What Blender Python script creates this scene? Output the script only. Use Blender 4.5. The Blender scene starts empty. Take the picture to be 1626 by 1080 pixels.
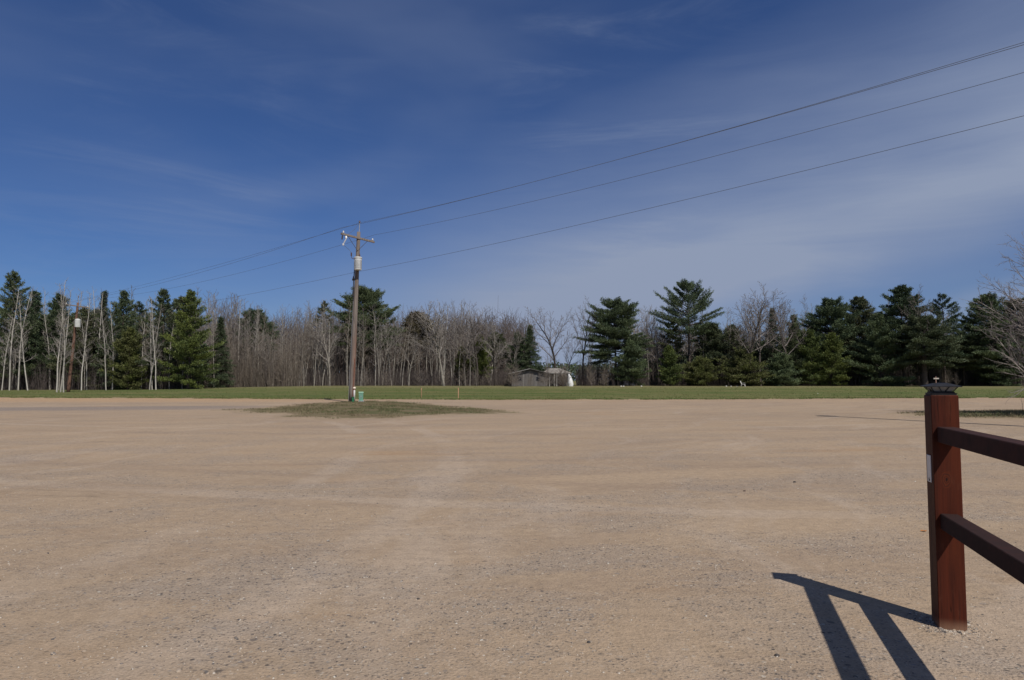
import bpy, math, random
import numpy as np
from mathutils import Vector, Matrix, noise as mnoise

SC = bpy.context.scene
COL = SC.collection
R = math.radians

# ------------------------------------------------------------------ camera
EYE = 1.4
PITCH = math.atan(64 / 1084)
cd = bpy.data.cameras.new('camera'); cam = bpy.data.objects.new('camera', cd); COL.objects.link(cam)
cd.sensor_width = 36; cd.lens = 24.0; cd.clip_start = 0.05; cd.clip_end = 6000
cam.location = (0, 0, EYE); cam.rotation_euler = (R(90) + PITCH, 0, 0)
SC.camera = cam

# ------------------------------------------------------------------ light
SUN_EL = R(50.5)
SUN_AZ = math.atan2(0.482, -0.876)            # clockwise from +Y
sdir = Vector((math.sin(SUN_AZ) * math.cos(SUN_EL), math.cos(SUN_AZ) * math.cos(SUN_EL), math.sin(SUN_EL)))
sd = bpy.data.lights.new('sun', 'SUN'); sun = bpy.data.objects.new('sun', sd); COL.objects.link(sun)
sd.energy = 4.1; sd.angle = R(0.53); sd.color = (1.0, 0.95, 0.87)
sun.rotation_euler = sdir.to_track_quat('Z', 'Y').to_euler()
SC.view_settings.view_transform = 'Standard'; SC.view_settings.look = 'None'
SC.view_settings.exposure = 0.0; SC.view_settings.gamma = 1; SC.view_settings.use_curve_mapping = False

# ------------------------------------------------------------------ node helper
class NT:
    def __init__(s, tree): s.t = tree; s.n = tree.nodes; s.l = tree.links; s.n.clear()
    def node(s, typ, **k):
        n = s.n.new(typ)
        for a, v in k.items(): setattr(n, a, v)
        return n
    def put(s, sock, v):
        if v is None: return
        if isinstance(v, bpy.types.NodeSocket): s.l.new(v, sock)
        elif isinstance(v, (tuple, list)):
            if len(v) == 3 and sock.type == 'RGBA': v = (*v, 1)
            sock.default_value = v
        else: sock.default_value = v
    def math(s, op, a, b=None, c=None, clamp=False):
        n = s.node('ShaderNodeMath', operation=op, use_clamp=clamp)
        s.put(n.inputs[0], a); s.put(n.inputs[1], b); s.put(n.inputs[2], c)
        return n.outputs[0]
    def rng(s, v, a, b, c=0.0, d=1.0, smooth=True):
        n = s.node('ShaderNodeMapRange', interpolation_type='SMOOTHSTEP' if smooth else 'LINEAR')
        for i, q in enumerate((v, a, b, c, d)): s.put(n.inputs[i], q)
        return n.outputs[0]
    def mix(s, f, a, b, blend='MIX'):
        n = s.node('ShaderNodeMix', data_type='RGBA', blend_type=blend)
        s.put(n.inputs[0], f); s.put(n.inputs[6], a); s.put(n.inputs[7], b)
        return n.outputs[2]
    def noise(s, vec, scale, detail=4, rough=0.55, dist=0.0, col=False):
        n = s.node('ShaderNodeTexNoise'); s.put(n.inputs['Vector'], vec)
        n.inputs['Scale'].default_value = scale; n.inputs['Detail'].default_value = detail
        n.inputs['Roughness'].default_value = rough; n.inputs['Distortion'].default_value = dist
        return n.outputs['Color' if col else 'Fac']
    def voro(s, vec, scale, feature='F1', out='Distance', rand=1.0):
        n = s.node('ShaderNodeTexVoronoi', feature=feature); s.put(n.inputs['Vector'], vec)
        n.inputs['Scale'].default_value = scale; n.inputs['Randomness'].default_value = rand
        return n.outputs[out]
    def mapping(s, vec, scale=(1, 1, 1), rot=(0, 0, 0), loc=(0, 0, 0)):
        n = s.node('ShaderNodeMapping'); s.put(n.inputs[0], vec)
        n.inputs['Location'].default_value = loc; n.inputs['Rotation'].default_value = rot; n.inputs['Scale'].default_value = scale
        return n.outputs[0]
    def ramp(s, f, stops, interp='LINEAR'):
        n = s.node('ShaderNodeValToRGB'); n.color_ramp.interpolation = interp
        e = n.color_ramp.elements
        while len(e) < len(stops): e.new(0.5)
        for el, (p, c) in zip(e, stops): el.position = p; el.color = (*c, 1)
        s.put(n.inputs[0], f); return n.outputs[0]

def material(name):
    m = bpy.data.materials.new(name); m.use_nodes = True
    t = NT(m.node_tree)
    out = t.node('ShaderNodeOutputMaterial'); b = t.node('ShaderNodeBsdfPrincipled')
    t.l.new(b.outputs[0], out.inputs[0]); t.b = b; t.out = out; t.m = m
    b.inputs['Specular IOR Level'].default_value = 0.25
    return t
def bump(t, h, strength=0.5, dist=0.02):
    n = t.node('ShaderNodeBump'); n.inputs['Strength'].default_value = strength; n.inputs['Distance'].default_value = dist
    t.put(n.inputs['Height'], h); t.l.new(n.outputs[0], t.b.inputs['Normal'])
def objpos(t): return t.node('ShaderNodeTexCoord').outputs['Object']
def worldpos(t): return t.node('ShaderNodeNewGeometry').outputs['Position']
def flat_mat(name, c, rough=0.6, var=0.25, scale=8, spec=0.3, metal=0.0):
    t = material(name)
    n = t.noise(objpos(t), scale, 5, 0.6)
    k = t.rng(n, 0.3, 0.7, 1 - var, 1 + var)
    mx = t.node('ShaderNodeVectorMath', operation='SCALE'); mx.inputs[0].default_value = c; t.put(mx.inputs['Scale'], k)
    t.put(t.b.inputs['Base Color'], mx.outputs[0]); t.b.inputs['Roughness'].default_value = rough
    t.b.inputs['Specular IOR Level'].default_value = spec; t.b.inputs['Metallic'].default_value = metal
    return t.m

# ------------------------------------------------------------------ world
W = bpy.data.worlds.new('World'); SC.world = W; W.use_nodes = True
t = NT(W.node_tree)
wout = t.node('ShaderNodeOutputWorld'); bg = t.node('ShaderNodeBackground'); t.l.new(bg.outputs[0], wout.inputs[0])
sky = t.node('ShaderNodeTexSky', sky_type='NISHITA'); sky.sun_disc = False
sky.sun_elevation = SUN_EL; sky.sun_rotation = SUN_AZ; sky.altitude = 400; sky.air_density = 1.0; sky.dust_density = 0.4; sky.ozone_density = 2.5
D = t.node('ShaderNodeTexCoord').outputs['Generated']
sep = t.node('ShaderNodeSeparateXYZ'); t.put(sep.inputs[0], D)
x, y, z = sep.outputs
az = t.math('ARCTAN2', x, y); el = t.math('ARCSINE', z)
blue = t.mix(1.0, sky.outputs[0], (0.300, 0.435, 0.70), 'MULTIPLY')
# veil of high cirrus: its lower edge climbs to the right
low = t.math('MULTIPLY_ADD', az, 0.275, -0.002)
cmb = t.node('ShaderNodeCombineXYZ'); t.put(cmb.inputs[0], az); t.put(cmb.inputs[1], el)
P = cmb.outputs[0]
warp = t.noise(P, 2.2, 3, 0.5)
h = t.math('SUBTRACT', el, low)
h2 = t.math('ADD', h, t.math('MULTIPLY_ADD', warp, 0.10, -0.05))
edge = t.rng(h2, -0.055, 0.085)
fade = t.math('ADD', t.rng(h2, 0.02, 0.38, 1.14, 0.0, smooth=False), t.math('MULTIPLY', t.rng(t.math('ABSOLUTE', t.math('SUBTRACT', h2, 0.07)), 0.0, 0.09, 1, 0), 0.30))
left = t.rng(az, -0.32, 0.10)
streak = t.noise(t.mapping(P, scale=(1.3, 11, 1), rot=(0, 0, R(-15))), 2.0, 9, 0.62, 0.5)
broad = t.noise(t.mapping(P, scale=(1.5, 3.5, 1), rot=(0, 0, R(-16))), 1.7, 3, 0.5)
veil = t.math('MULTIPLY', t.math('MULTIPLY', edge, fade), left)
veil = t.math('MULTIPLY', veil, t.math('MULTIPLY_ADD', streak, 0.62, t.math('MULTIPLY_ADD', broad, 0.45, 0.20)))
# thin wisps running down to the right on the left half
w1 = t.noise(t.mapping(P, scale=(1.0, 7.0, 1), rot=(0, 0, R(28)), loc=(3.1, 1.7, 0)), 1.9, 10, 0.66, 0.9)
w3 = t.noise(t.mapping(P, scale=(1.0, 3.2, 1), rot=(0, 0, R(24)), loc=(1.3, 2.2, 0)), 1.6, 4, 0.5, 0.3)
w2 = t.noise(t.mapping(P, scale=(1.0, 1.0, 1), loc=(0.7, 5.2, 0)), 2.6, 3, 0.5)
wisp = t.math('MULTIPLY', t.rng(w1, 0.44, 0.82), t.rng(w2, 0.36, 0.66))
# one faint trail low on the left
tr = t.math('ABSOLUTE', t.math('SUBTRACT', el, t.math('MULTIPLY_ADD', az, 0.26, 0.345)))
tr = t.math('MULTIPLY', t.rng(tr, 0.0, 0.045, 1, 0), t.math('MULTIPLY', t.rng(az, -0.52, -0.30), t.rng(az, -0.22, -0.08, 1, 0)))
s2 = t.math('MULTIPLY', t.rng(t.math('ABSOLUTE', t.math('ADD', h, 0.075)), 0.0, 0.035, 1, 0), t.math('MULTIPLY', t.rng(az, 0.25, 0.5), t.rng(streak, 0.35, 0.65, 0.12, 0.42)))
lowhaze = t.math('MULTIPLY', t.rng(el, 0.0, 0.24, 1, 0), t.math('MULTIPLY_ADD', t.rng(t.math('ABSOLUTE', t.math('SUBTRACT', az, 0.0)), 0.0, 0.6, 1, 0), 0.62, t.math('MULTIPLY_ADD', t.rng(az, 0.1, 0.5), 0.22, 0.05)))
c = t.math('ADD', t.math('MULTIPLY', veil, 1.0), t.math('MULTIPLY', wisp, 0.26))
c = t.math('ADD', c, t.math('MULTIPLY', tr, t.math('MULTIPLY', streak, 0.20)))
c = t.math('ADD', c, t.math('MULTIPLY_ADD', broad, 0.10, -0.03))
c = t.math('ADD', c, t.math('MULTIPLY', t.rng(w3, 0.40, 0.72), 0.14))
c = t.math('ADD', c, t.math('MULTIPLY', t.rng(y, 0.1, -0.5), 0.30))   # unseen pale cloud added behind the camera to whiten the fill light
c = t.math('ADD', c, s2)
c = t.math('ADD', c, lowhaze, clamp=True)
skyc = t.mix(c, blue, (3.0, 3.6, 5.0))
t.put(bg.inputs[0], skyc); bg.inputs[1].default_value = 0.09

# ------------------------------------------------------------------ object helpers
def prop(o, label=None, cat=None, group=None, kind=None):
    if label: o['label'] = label
    if cat: o['category'] = cat
    if group: o['group'] = group
    if kind: o['kind'] = kind
    return o
def empty(name, loc=(0, 0, 0), rz=0.0, **k):
    o = bpy.data.objects.new(name, None); COL.objects.link(o); o.location = loc; o.rotation_euler = (0, 0, rz)
    o.empty_display_size = 0.3
    return prop(o, **k)
def make_mesh(name, V, F, m, smooth=False):
    me = bpy.data.meshes.new(name); V = np.asarray(V, dtype=np.float32).reshape(-1, 3)
    if isinstance(F, np.ndarray):
        n, k = F.shape
        me.vertices.add(len(V)); me.vertices.foreach_set('co', V.ravel())
        me.loops.add(n * k); me.loops.foreach_set('vertex_index', F.astype(np.int32).ravel())
        me.polygons.add(n); me.polygons.foreach_set('loop_start', np.arange(0, n * k, k, dtype=np.int32))
        me.update(calc_edges=True)
    else:
        me.from_pydata([tuple(map(float, v)) for v in V], [], F); me.update()
    if smooth: me.polygons.foreach_set('use_smooth', np.ones(len(me.polygons), dtype=bool))
    if m: me.materials.append(m)
    return me
def link(name, me, parent=None, loc=None):
    o = bpy.data.objects.new(name, me); COL.objects.link(o)
    if parent: o.parent = parent
    if loc is not None: o.location = loc
    return o
class MB:
    def __init__(s): s.V = []; s.F = []
    def add(s, V, F):
        b = len(s.V); s.V += [tuple(v) for v in V]; s.F += [tuple(i + b for i in f) for f in F]; return s
    def box(s, c, d, rot=None, taper=1.0, bev=0.0):
        x, y, z = d[0] / 2, d[1] / 2, d[2] / 2
        if bev:
            b = bev; V = []
            for zz, q in ((-z, b), (-z + b, 0), (z - b, 0), (z, b)):
                tp = 1 + (taper - 1) * (zz + z) / (2 * z); X, Y = (x - q) * tp, (y - q) * tp
                e = b * 0.6
                for a1, b1 in ((-X + e, -Y), (X - e, -Y), (X, -Y + e), (X, Y - e), (X - e, Y), (-X + e, Y), (-X, Y - e), (-X, -Y + e)): V.append((a1, b1, zz))
            F = [tuple(range(7, -1, -1)), tuple(range(24, 32))]
            for k in range(3):
                for i in range(8): j = (i + 1) % 8; F.append((k * 8 + i, k * 8 + j, k * 8 + 8 + j, k * 8 + 8 + i))
        else:
            V = [(sx * x * (taper if sz > 0 else 1), sy * y * (taper if sz > 0 else 1), sz * z) for sz in (-1, 1) for sx, sy in ((-1, -1), (1, -1), (1, 1), (-1, 1))]
            F = [(3, 2, 1, 0), (4, 5, 6, 7), (0, 1, 5, 4), (1, 2, 6, 5), (2, 3, 7, 6), (3, 0, 4, 7)]
        M = (rot.to_matrix() if hasattr(rot, 'to_matrix') else rot) if rot is not None else None
        C = Vector(c)
        return s.add([(M @ Vector(v) if M else Vector(v)) + C for v in V], F)
    def tube(s, pts, rad, n=8, cap=True):
        pts = [Vector(p) for p in pts]; rr = rad if isinstance(rad, (list, tuple)) else [rad] * len(pts)
        V = []; F = []; pu = None
        for i, p in enumerate(pts):
            d = (pts[min(i + 1, len(pts) - 1)] - pts[max(i - 1, 0)]).normalized()
            u = (pu - d * pu.dot(d)) if pu else d.orthogonal()
            if u.length < 1e-6: u = d.orthogonal()
            u.normalize(); pu = u; w = d.cross(u)
            for k in range(n):
                a = 2 * math.pi * k / n; V.append(p + (u * math.cos(a) + w * math.sin(a)) * rr[i])
        for i in range(len(pts) - 1):
            for k in range(n): j = (k + 1) % n; F.append((i * n + k, i * n + j, i * n + n + j, i * n + n + k))
        if cap: F += [tuple(range(n - 1, -1, -1)), tuple(range((len(pts) - 1) * n, len(pts) * n))]
        return s.add(V, F)
    def lathe(s, prof, c=(0, 0, 0), n=16):
        return s.tube([(c[0], c[1], c[2] + z) for r, z in prof], [max(r, 1e-4) for r, z in prof], n)
    def obj(s, name, m, parent=None, loc=None, smooth=False):
        return link(name, make_mesh(name, s.V, s.F, m, smooth), parent, loc)
def copy_tree(root, loc, rz=None, sc=None):
    r = root.copy(); COL.objects.link(r); r.location = loc
    if rz is not None: r.rotation_euler = (0, 0, rz)
    if sc is not None: r.scale = (sc, sc, sc) if not isinstance(sc, tuple) else sc
    for ch in root.children:
        c_ = ch.copy(); COL.objects.link(c_); c_.parent = r
        for g in ch.children:
            d_ = g.copy(); COL.objects.link(d_); d_.parent = c_
    return r
def sstep(a, b, v):
    q = np.clip((v - a) / (b - a), 0, 1); return q * q * (3 - 2 * q)
def gz(x, y):
    """height of the ground: flat lot, field rising a little towards the trees"""
    x = np.asarray(x, float); y = np.asarray(y, float)
    return 0.45 * sstep(60, 122, y) * sstep(-62, -30, x)
def G(x, y): return float(gz(x, y))
def X(px, Y): return (px - 813) / 1084 * Y
def Hh(py, Y): return EYE + Y * (604 - py) / 1084 * 1.0      # height of a far point at range Y

# ------------------------------------------------------------------ materials
def gravel_material():
    t = material('gravel_surface'); p = worldpos(t)
    sp = t.node('ShaderNodeSeparateXYZ'); t.put(sp.inputs[0], p)
    def arc(cx, cy, seed, fr, fa, warp=0.8):
        # tyre tracks follow wide arcs: radius and angle about a turning centre
        dx = t.math('SUBTRACT', sp.outputs[0], cx); dy = t.math('SUBTRACT', sp.outputs[1], cy)
        rr = t.math('SQRT', t.math('ADD', t.math('MULTIPLY', dx, dx), t.math('MULTIPLY', dy, dy)))
        aa = t.math('ARCTAN2', dx, dy)
        w = t.noise(t.mapping(p, scale=(.12, .2, 1), loc=(seed, 0, 0)), 1.0, 3, 0.5)
        cb = t.node('ShaderNodeCombineXYZ'); t.put(cb.inputs[0], t.math('MULTIPLY_ADD', w, warp * 6, t.math('MULTIPLY', rr, fr))); t.put(cb.inputs[1], t.math('MULTIPLY', aa, fa)); cb.inputs[2].default_value = seed
        return t.noise(cb.outputs[0], 1.0, 6, 0.62, 0.5)
    big = t.noise(t.mapping(p, scale=(0.10, 0.20, 1), rot=(0, 0, R(12))), 1.0, 5, 0.6, 0.5)
    trk = arc(-9, 62, 3.0, 1.1, 5)
    trk2 = arc(34, 4, 8.0, 1.3, 7)
    trk3 = arc(12, -60, 5.0, 1.3, 16)
    med = t.noise(t.mapping(p, scale=(.7, 1.0, 1)), 1.0, 6, 0.65, .3)
    fin = t.noise(p, 9, 6, 0.72)
    grain = t.noise(p, 55, 3, 0.8)
    col = t.mix(t.rng(big, 0.36, 0.64), (0.341, 0.254, 0.175), (0.376, 0.279, 0.189))
    col = t.mix(t.rng(trk, 0.46, 0.70, 0, 0.65), col, (0.283, 0.209, 0.149))
    col = t.mix(t.rng(trk2, 0.50, 0.72, 0, 0.6), col, (0.416, 0.329, 0.251))
    col = t.mix(t.rng(trk3, 0.52, 0.74, 0, 0.4), col, (0.292, 0.214, 0.151))
    col = t.mix(t.rng(med, 0.54, 0.78, 0, 0.38), col, (0.372, 0.250, 0.152))
    def rut(cx, cy, rad, wd, amt, colr):
        dx = t.math('SUBTRACT', sp.outputs[0], cx); dy = t.math('SUBTRACT', sp.outputs[1], cy)
        rr = t.math('ADD', t.math('SQRT', t.math('ADD', t.math('MULTIPLY', dx, dx), t.math('MULTIPLY', dy, dy))), t.math('MULTIPLY_ADD', med, .5, -.25))
        q = t.math('ABSOLUTE', t.math('SUBTRACT', rr, rad)); m_ = t.math('MULTIPLY', t.rng(q, wd * .4, wd, amt, 0), t.rng(t.noise(t.mapping(p, scale=(.2, .3, 1), loc=(rad, 0, 0)), 1.0, 3, .5), .42, .56))
        return t.mix(m_, col, colr)
    for cx, cy, rad in ((-2, 58, 38.6), (-2, 58, 40.3), (26, -22, 33.0), (26, -22, 34.8), (-30, 10, 27.2), (-30, 10, 29.0), (10, 60, 51.5), (10, 60, 53.2)):
        col = rut(cx, cy, rad, .30, .42, (0.279, 0.207, 0.149) if int(rad * 10) % 2 else (0.429, 0.342, 0.264))
    oc = t.noise(t.mapping(p, scale=(0.14, 0.42, 1), loc=(31, 4, 0)), 1.6, 4, 0.6, 0.6)
    col = t.mix(t.rng(oc, 0.62, 0.76, 0, 0.5), col, (0.336, 0.209, 0.112))
    dm = t.noise(t.mapping(p, scale=(0.16, 0.60, 1), loc=(3, 41, 0), rot=(0, 0, R(7))), 2.0, 6, 0.7, 0.9)
    col = t.mix(t.rng(dm, 0.60, 0.72, 0, 0.50), col, (0.190, 0.141, 0.097))
    lane = t.math('ABSOLUTE', t.math('SUBTRACT', sp.outputs[1], t.math('MULTIPLY_ADD', sp.outputs[0], 0.12, 36.8)))
    lane = t.math('ADD', lane, t.math('MULTIPLY', big, 4.0))
    lm = t.math('MULTIPLY', t.rng(lane, 3.2, 5.4, 1, 0), t.rng(sp.outputs[0], -17, -9, 0.85, 0))
    col = t.mix(lm, col, (0.235, 0.193, 0.164))
    sand = t.math('MULTIPLY', t.rng(sp.outputs[1], 42, 47, 0, 0.8), t.rng(sp.outputs[0], -22, -4, 1, 0.25))
    col = t.mix(sand, col, (0.425, 0.278, 0.160))
    dens = t.noise(t.mapping(p, scale=(0.45, 0.75, 1), rot=(0, 0, R(14))), 1.0, 6, 0.68, 0.5)
    dmask = t.rng(dens, 0.38, 0.60, 0.12, 1.0)
    greyc = t.mix(t.math('MULTIPLY', t.rng(dens, 0.45, 0.66, 0, 0.5), t.rng(sp.outputs[1], 4, 22, 1, .25)), col, (0.275, 0.232, 0.195)); col = greyc
    for sc, amt, lo_ in ((30, 0.95, 0.66), (62, 0.9, 0.52), (15, 0.85, 0.95)):
        pw = t.node('ShaderNodeVectorMath', operation='ADD'); t.put(pw.inputs[0], p); nz = t.node('ShaderNodeVectorMath', operation='SCALE'); t.put(nz.inputs[0], t.noise(p, sc * 1.2, 2, .5, col=True)); nz.inputs['Scale'].default_value = .5 / sc; t.put(pw.inputs[1], nz.outputs[0])
        vn = t.node('ShaderNodeTexVoronoi'); t.put(vn.inputs['Vector'], pw.outputs[0]); vn.inputs['Scale'].default_value = sc
        cs = t.node('ShaderNodeSeparateColor'); t.put(cs.inputs[0], vn.outputs['Color'])
        stone = t.ramp(cs.outputs[0], [(0.0, (0.06, 0.055, 0.052)), (0.35, (0.14, 0.12, 0.105)), (0.5, (0.24, 0.175, 0.125)), (0.64, (0.20, 0.185, 0.175)), (0.84, (0.38, 0.31, 0.235)), (0.97, (0.46, 0.41, 0.34))])
        ins = t.rng(vn.outputs['Distance'], 0.26, 0.42, 1, 0)
        pick = t.rng(cs.outputs[1], lo_, lo_ + .03)
        col = t.mix(t.math('MULTIPLY', t.math('MULTIPLY', ins, pick), t.math('MULTIPLY', dmask, amt)), col, stone)
    k = t.math('ADD', t.rng(fin, 0.3, 0.72, 0.89, 1.10), t.rng(grain, 0.3, 0.7, -0.15, 0.15))
    sc_ = t.node('ShaderNodeVectorMath', operation='SCALE'); t.put(sc_.inputs[0], col); t.put(sc_.inputs['Scale'], k)
    t.put(t.b.inputs['Base Color'], sc_.outputs[0]); t.b.inputs['Roughness'].default_value = 0.95; t.b.inputs['Specular IOR Level'].default_value = 0.1
    hgt = t.math('ADD', t.math('MULTIPLY', fin, 0.6), t.math('MULTIPLY', grain, 0.55))
    v2 = t.voro(p, 34)
    hgt = t.math('ADD', hgt, t.math('MULTIPLY', t.rng(v2, 0.05, 0.45, 1, 0), t.math('MULTIPLY', dmask, 0.35)))
    hgt = t.math('ADD', hgt, t.math('MULTIPLY', med, 3.0))
    hgt = t.math('ADD', hgt, t.math('MULTIPLY', trk, 2.0))
    bump(t, hgt, 0.7, 0.02)
    return t.m
M_GRAVEL = gravel_material()

def lawn_material(name, g1, g2, dry, bare, dryamt=(0.45, 0.7)):
    t = material(name); p = worldpos(t)
    a = t.noise(t.mapping(p, scale=(0.06, 0.28, 1), rot=(0, 0, R(3))), 1.0, 5, 0.6, 0.4)
    b = t.noise(t.mapping(p, scale=(0.3, 0.8, 1)), 1.0, 5, 0.65)
    c = t.noise(p, 6, 5, 0.7)
    col = t.mix(t.rng(a, 0.35, 0.65), g1, g2)
    col = t.mix(t.rng(b, *dryamt, 0, 0.85), col, dry)
    col = t.mix(t.rng(c, 0.52, 0.75, 0, 0.6), col, bare)
    if name == 'lawn_surface':
        sy = t.node('ShaderNodeSeparateXYZ'); t.put(sy.inputs[0], p); rim = t.node('ShaderNodeAttribute', attribute_name='rim').outputs['Fac']
        st_ = t.noise(t.mapping(p, scale=(0.035, 0.5, 1), rot=(0, 0, R(2))), 1.0, 5, 0.65, 0.5); col = t.mix(t.rng(st_, 0.46, 0.66, 0, 0.65), col, (0.185, 0.165, 0.072)); col = t.mix(t.rng(st_, 0.50, 0.34, 0, 0.5), col, (0.050, 0.092, 0.026))
        e_ = t.math('ADD', rim, t.math('MULTIPLY_ADD', t.noise(t.mapping(p, scale=(.6, 1.1, 1)), 1.0, 6, 0.72), 7, -4.1)); col = t.mix(t.rng(e_, 0.1, 0.6, 1, 0), col, (0.43, 0.315, 0.205))
        col = t.mix(t.math('MULTIPLY', t.rng(rim, 0.3, 2.8, 1, 0), .35), col, (0.20, 0.15, 0.085)); col = t.mix(t.math('MULTIPLY', t.rng(sy.outputs[1], 88, 104), .55), col, (0.215, 0.180, 0.095))
    if name == 'island_surface':
        rim = t.node('ShaderNodeAttribute', attribute_name='rim').outputs['Fac']
        e_ = t.math('ADD', rim, t.math('MULTIPLY_ADD', t.noise(p, 1.3, 6, 0.72), 3.4, -1.55))
        col = t.mix(t.rng(e_, 0.25, 0.75, 1, 0), col, (0.385, 0.295, 0.205)); col = t.mix(t.math('MULTIPLY', t.rng(rim, 0.2, 2.6, 1, 0), .45), col, (0.24, 0.18, 0.115))
    fl = t.voro(p, 1.1); col = t.mix(t.rng(fl, 0.03, 0.07, 0.5, 0), col, (0.45, 0.42, 0.33))
    t.put(t.b.inputs['Base Color'], col); t.b.inputs['Roughness'].default_value = 0.95; t.b.inputs['Specular IOR Level'].default_value = 0.08
    bump(t, t.noise(p, 12, 5, 0.7), 0.8, 0.05)
    return t.m
M_LAWN = lawn_material('lawn_surface', (0.062, 0.104, 0.026), (0.118, 0.124, 0.043), (0.190, 0.155, 0.075), (0.17, 0.13, 0.075))
M_ISLE = lawn_material('island_surface', (0.085, 0.092, 0.038), (0.125, 0.112, 0.055), (0.17, 0.130, 0.078), (0.21, 0.155, 0.105), (0.36, 0.58))
def blade_material(name, stops):
    t = material(name); p = worldpos(t)
    n = t.noise(t.mapping(p, scale=(1, 1, 0.02)), 2.7, 3, 0.8); n2 = t.noise(t.mapping(p, scale=(0.12, 0.35, 0.01)), 1.0, 4, 0.6)
    f = t.math('MULTIPLY_ADD', n, 0.55, t.math('MULTIPLY', n2, 0.45))
    t.put(t.b.inputs['Base Color'], t.ramp(f, stops)); t.b.inputs['Roughness'].default_value = 0.7
    t.b.inputs['Specular IOR Level'].default_value = 0.15
    return t.m
M_BLADE = blade_material('grass_blades', [(0.38, (0.060, 0.105, 0.026)), (0.48, (0.095, 0.130, 0.036)), (0.58, (0.15, 0.145, 0.055)), (0.68, (0.24, 0.20, 0.11))])
M_BLADE2 = blade_material('island_blades', [(0.36, (0.068, 0.092, 0.036)), (0.45, (0.105, 0.115, 0.050)), (0.51, (0.150, 0.128, 0.070)), (0.60, (0.23, 0.175, 0.11))])

def needle_material(name, c0, c1, c2):
    t = material(name); p = objpos(t)
    oi = t.node('ShaderNodeObjectInfo').outputs['Random']
    a = t.noise(p, 0.55, 3, 0.6); b = t.noise(p, 3.5, 2, 0.7)
    col = t.mix(t.rng(t.math('ADD', a, t.math('MULTIPLY_ADD', oi, 0.2, -0.1)), 0.36, 0.66), c0, c1)
    col = t.mix(t.rng(b, 0.50, 0.75, 0, 0.7), col, c2)
    o2 = t.math('FRACT', t.math('MULTIPLY', oi, 7.31)); col = t.mix(t.math('MULTIPLY', t.rng(o2, .25, 1.0), t.rng(t.noise(p, 0.9, 3, .6), .35, .6, .25, .75)), col, (0.088, 0.080, 0.042))
    t.put(t.b.inputs['Base Color'], col); t.b.inputs['Roughness'].default_value = 0.6; t.b.inputs['Specular IOR Level'].default_value = 0.2
    return t.m
M_NPINE = needle_material('pine_needles', (0.061, 0.090, 0.049), (0.098, 0.126, 0.059), (0.139, 0.163, 0.073))
M_NDARK = needle_material('dark_needles', (0.043, 0.065, 0.036), (0.069, 0.094, 0.043), (0.101, 0.130, 0.055))
M_NYEL = needle_material('yellow_green_needles', (0.072, 0.097, 0.032), (0.125, 0.151, 0.037), (0.194, 0.208, 0.051))
M_NRUST = needle_material('rusty_needles', (0.091, 0.075, 0.047), (0.111, 0.094, 0.052), (0.130, 0.104, 0.065))
def bark_material(name, c0, c1, patch=None, zs=0.35, scale=5):
    t = material(name); p = objpos(t)
    a = t.noise(t.mapping(p, scale=(1, 1, zs)), scale, 5, 0.7)
    oi = t.node('ShaderNodeObjectInfo').outputs['Random']
    col = t.mix(t.rng(t.math('ADD', a, t.math('MULTIPLY_ADD', oi, 0.24, -0.12)), 0.35, 0.65), c0, c1)
    if patch:
        b = t.noise(t.mapping(p, scale=(1, 1, 3)), 1.6, 4, 0.7); col = t.mix(t.rng(b, 0.60, 0.66, 0, 0.9), col, patch)
    t.put(t.b.inputs['Base Color'], col); t.b.inputs['Roughness'].default_value = 0.9
    return t.m
M_BIRCH = bark_material('birch_bark', (0.458, 0.426, 0.374), (0.312, 0.286, 0.250), (0.062, 0.052, 0.047))
M_ASPEN = bark_material('aspen_bark', (0.298, 0.273, 0.235), (0.190, 0.171, 0.146), (0.076, 0.063, 0.057))
M_TWIGP = bark_material('pale_twigs', (0.326, 0.296, 0.266), (0.230, 0.203, 0.181))
M_TWIG = bark_material('brown_twigs', (0.196, 0.171, 0.156), (0.140, 0.118, 0.107))
M_TWIGR = bark_material('tan_twigs', (0.235, 0.196, 0.156), (0.165, 0.136, 0.110))
M_DBARK = bark_material('dark_bark', (0.085, 0.070, 0.060), (0.050, 0.042, 0.037))
M_PBARK = bark_material('pine_bark', (0.105, 0.082, 0.066), (0.055, 0.045, 0.038))
M_BRUSH = bark_material('brush_stems', (0.130, 0.105, 0.093), (0.085, 0.069, 0.064))

# ------------------------------------------------------------------ ground
def organic(poly, amp, fr, seed):
    """denser, wobbly outline"""
    out = []; n = len(poly)
    for i in range(n):
        a = Vector(poly[i]); b = Vector(poly[(i + 1) % n]); k = max(1, int((b - a).length / 0.35))
        for j in range(k):
            q = a.lerp(b, j / k); nz = mnoise.noise_vector(Vector((q.x * fr, q.y * fr, seed))) + 0.5 * mnoise.noise_vector(Vector((q.x * fr * 3, q.y * fr * 3, seed)))
            out.append((q.x + nz.x * amp, q.y + nz.y * amp))
    return np.array(out)
def inside(P_, poly):
    x, y = P_[:, 0], P_[:, 1]; r = np.zeros(len(P_), bool); n = len(poly); j = n - 1
    for i in range(n):
        xi, yi = poly[i]; xj, yj = poly[j]
        if yi != yj:
            c_ = ((yi > y) != (yj > y)) & (x < (xj - xi) * (y - yi) / (yj - yi) + xi); r ^= c_
        j = i
    return r
def edge_dist(P_, poly):
    d = np.full(len(P_), 1e9)
    for q in range(0, len(poly), 1): d = np.minimum(d, (P_[:, 0] - poly[q, 0]) ** 2 + (P_[:, 1] - poly[q, 1]) ** 2)
    return np.sqrt(d)
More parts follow.
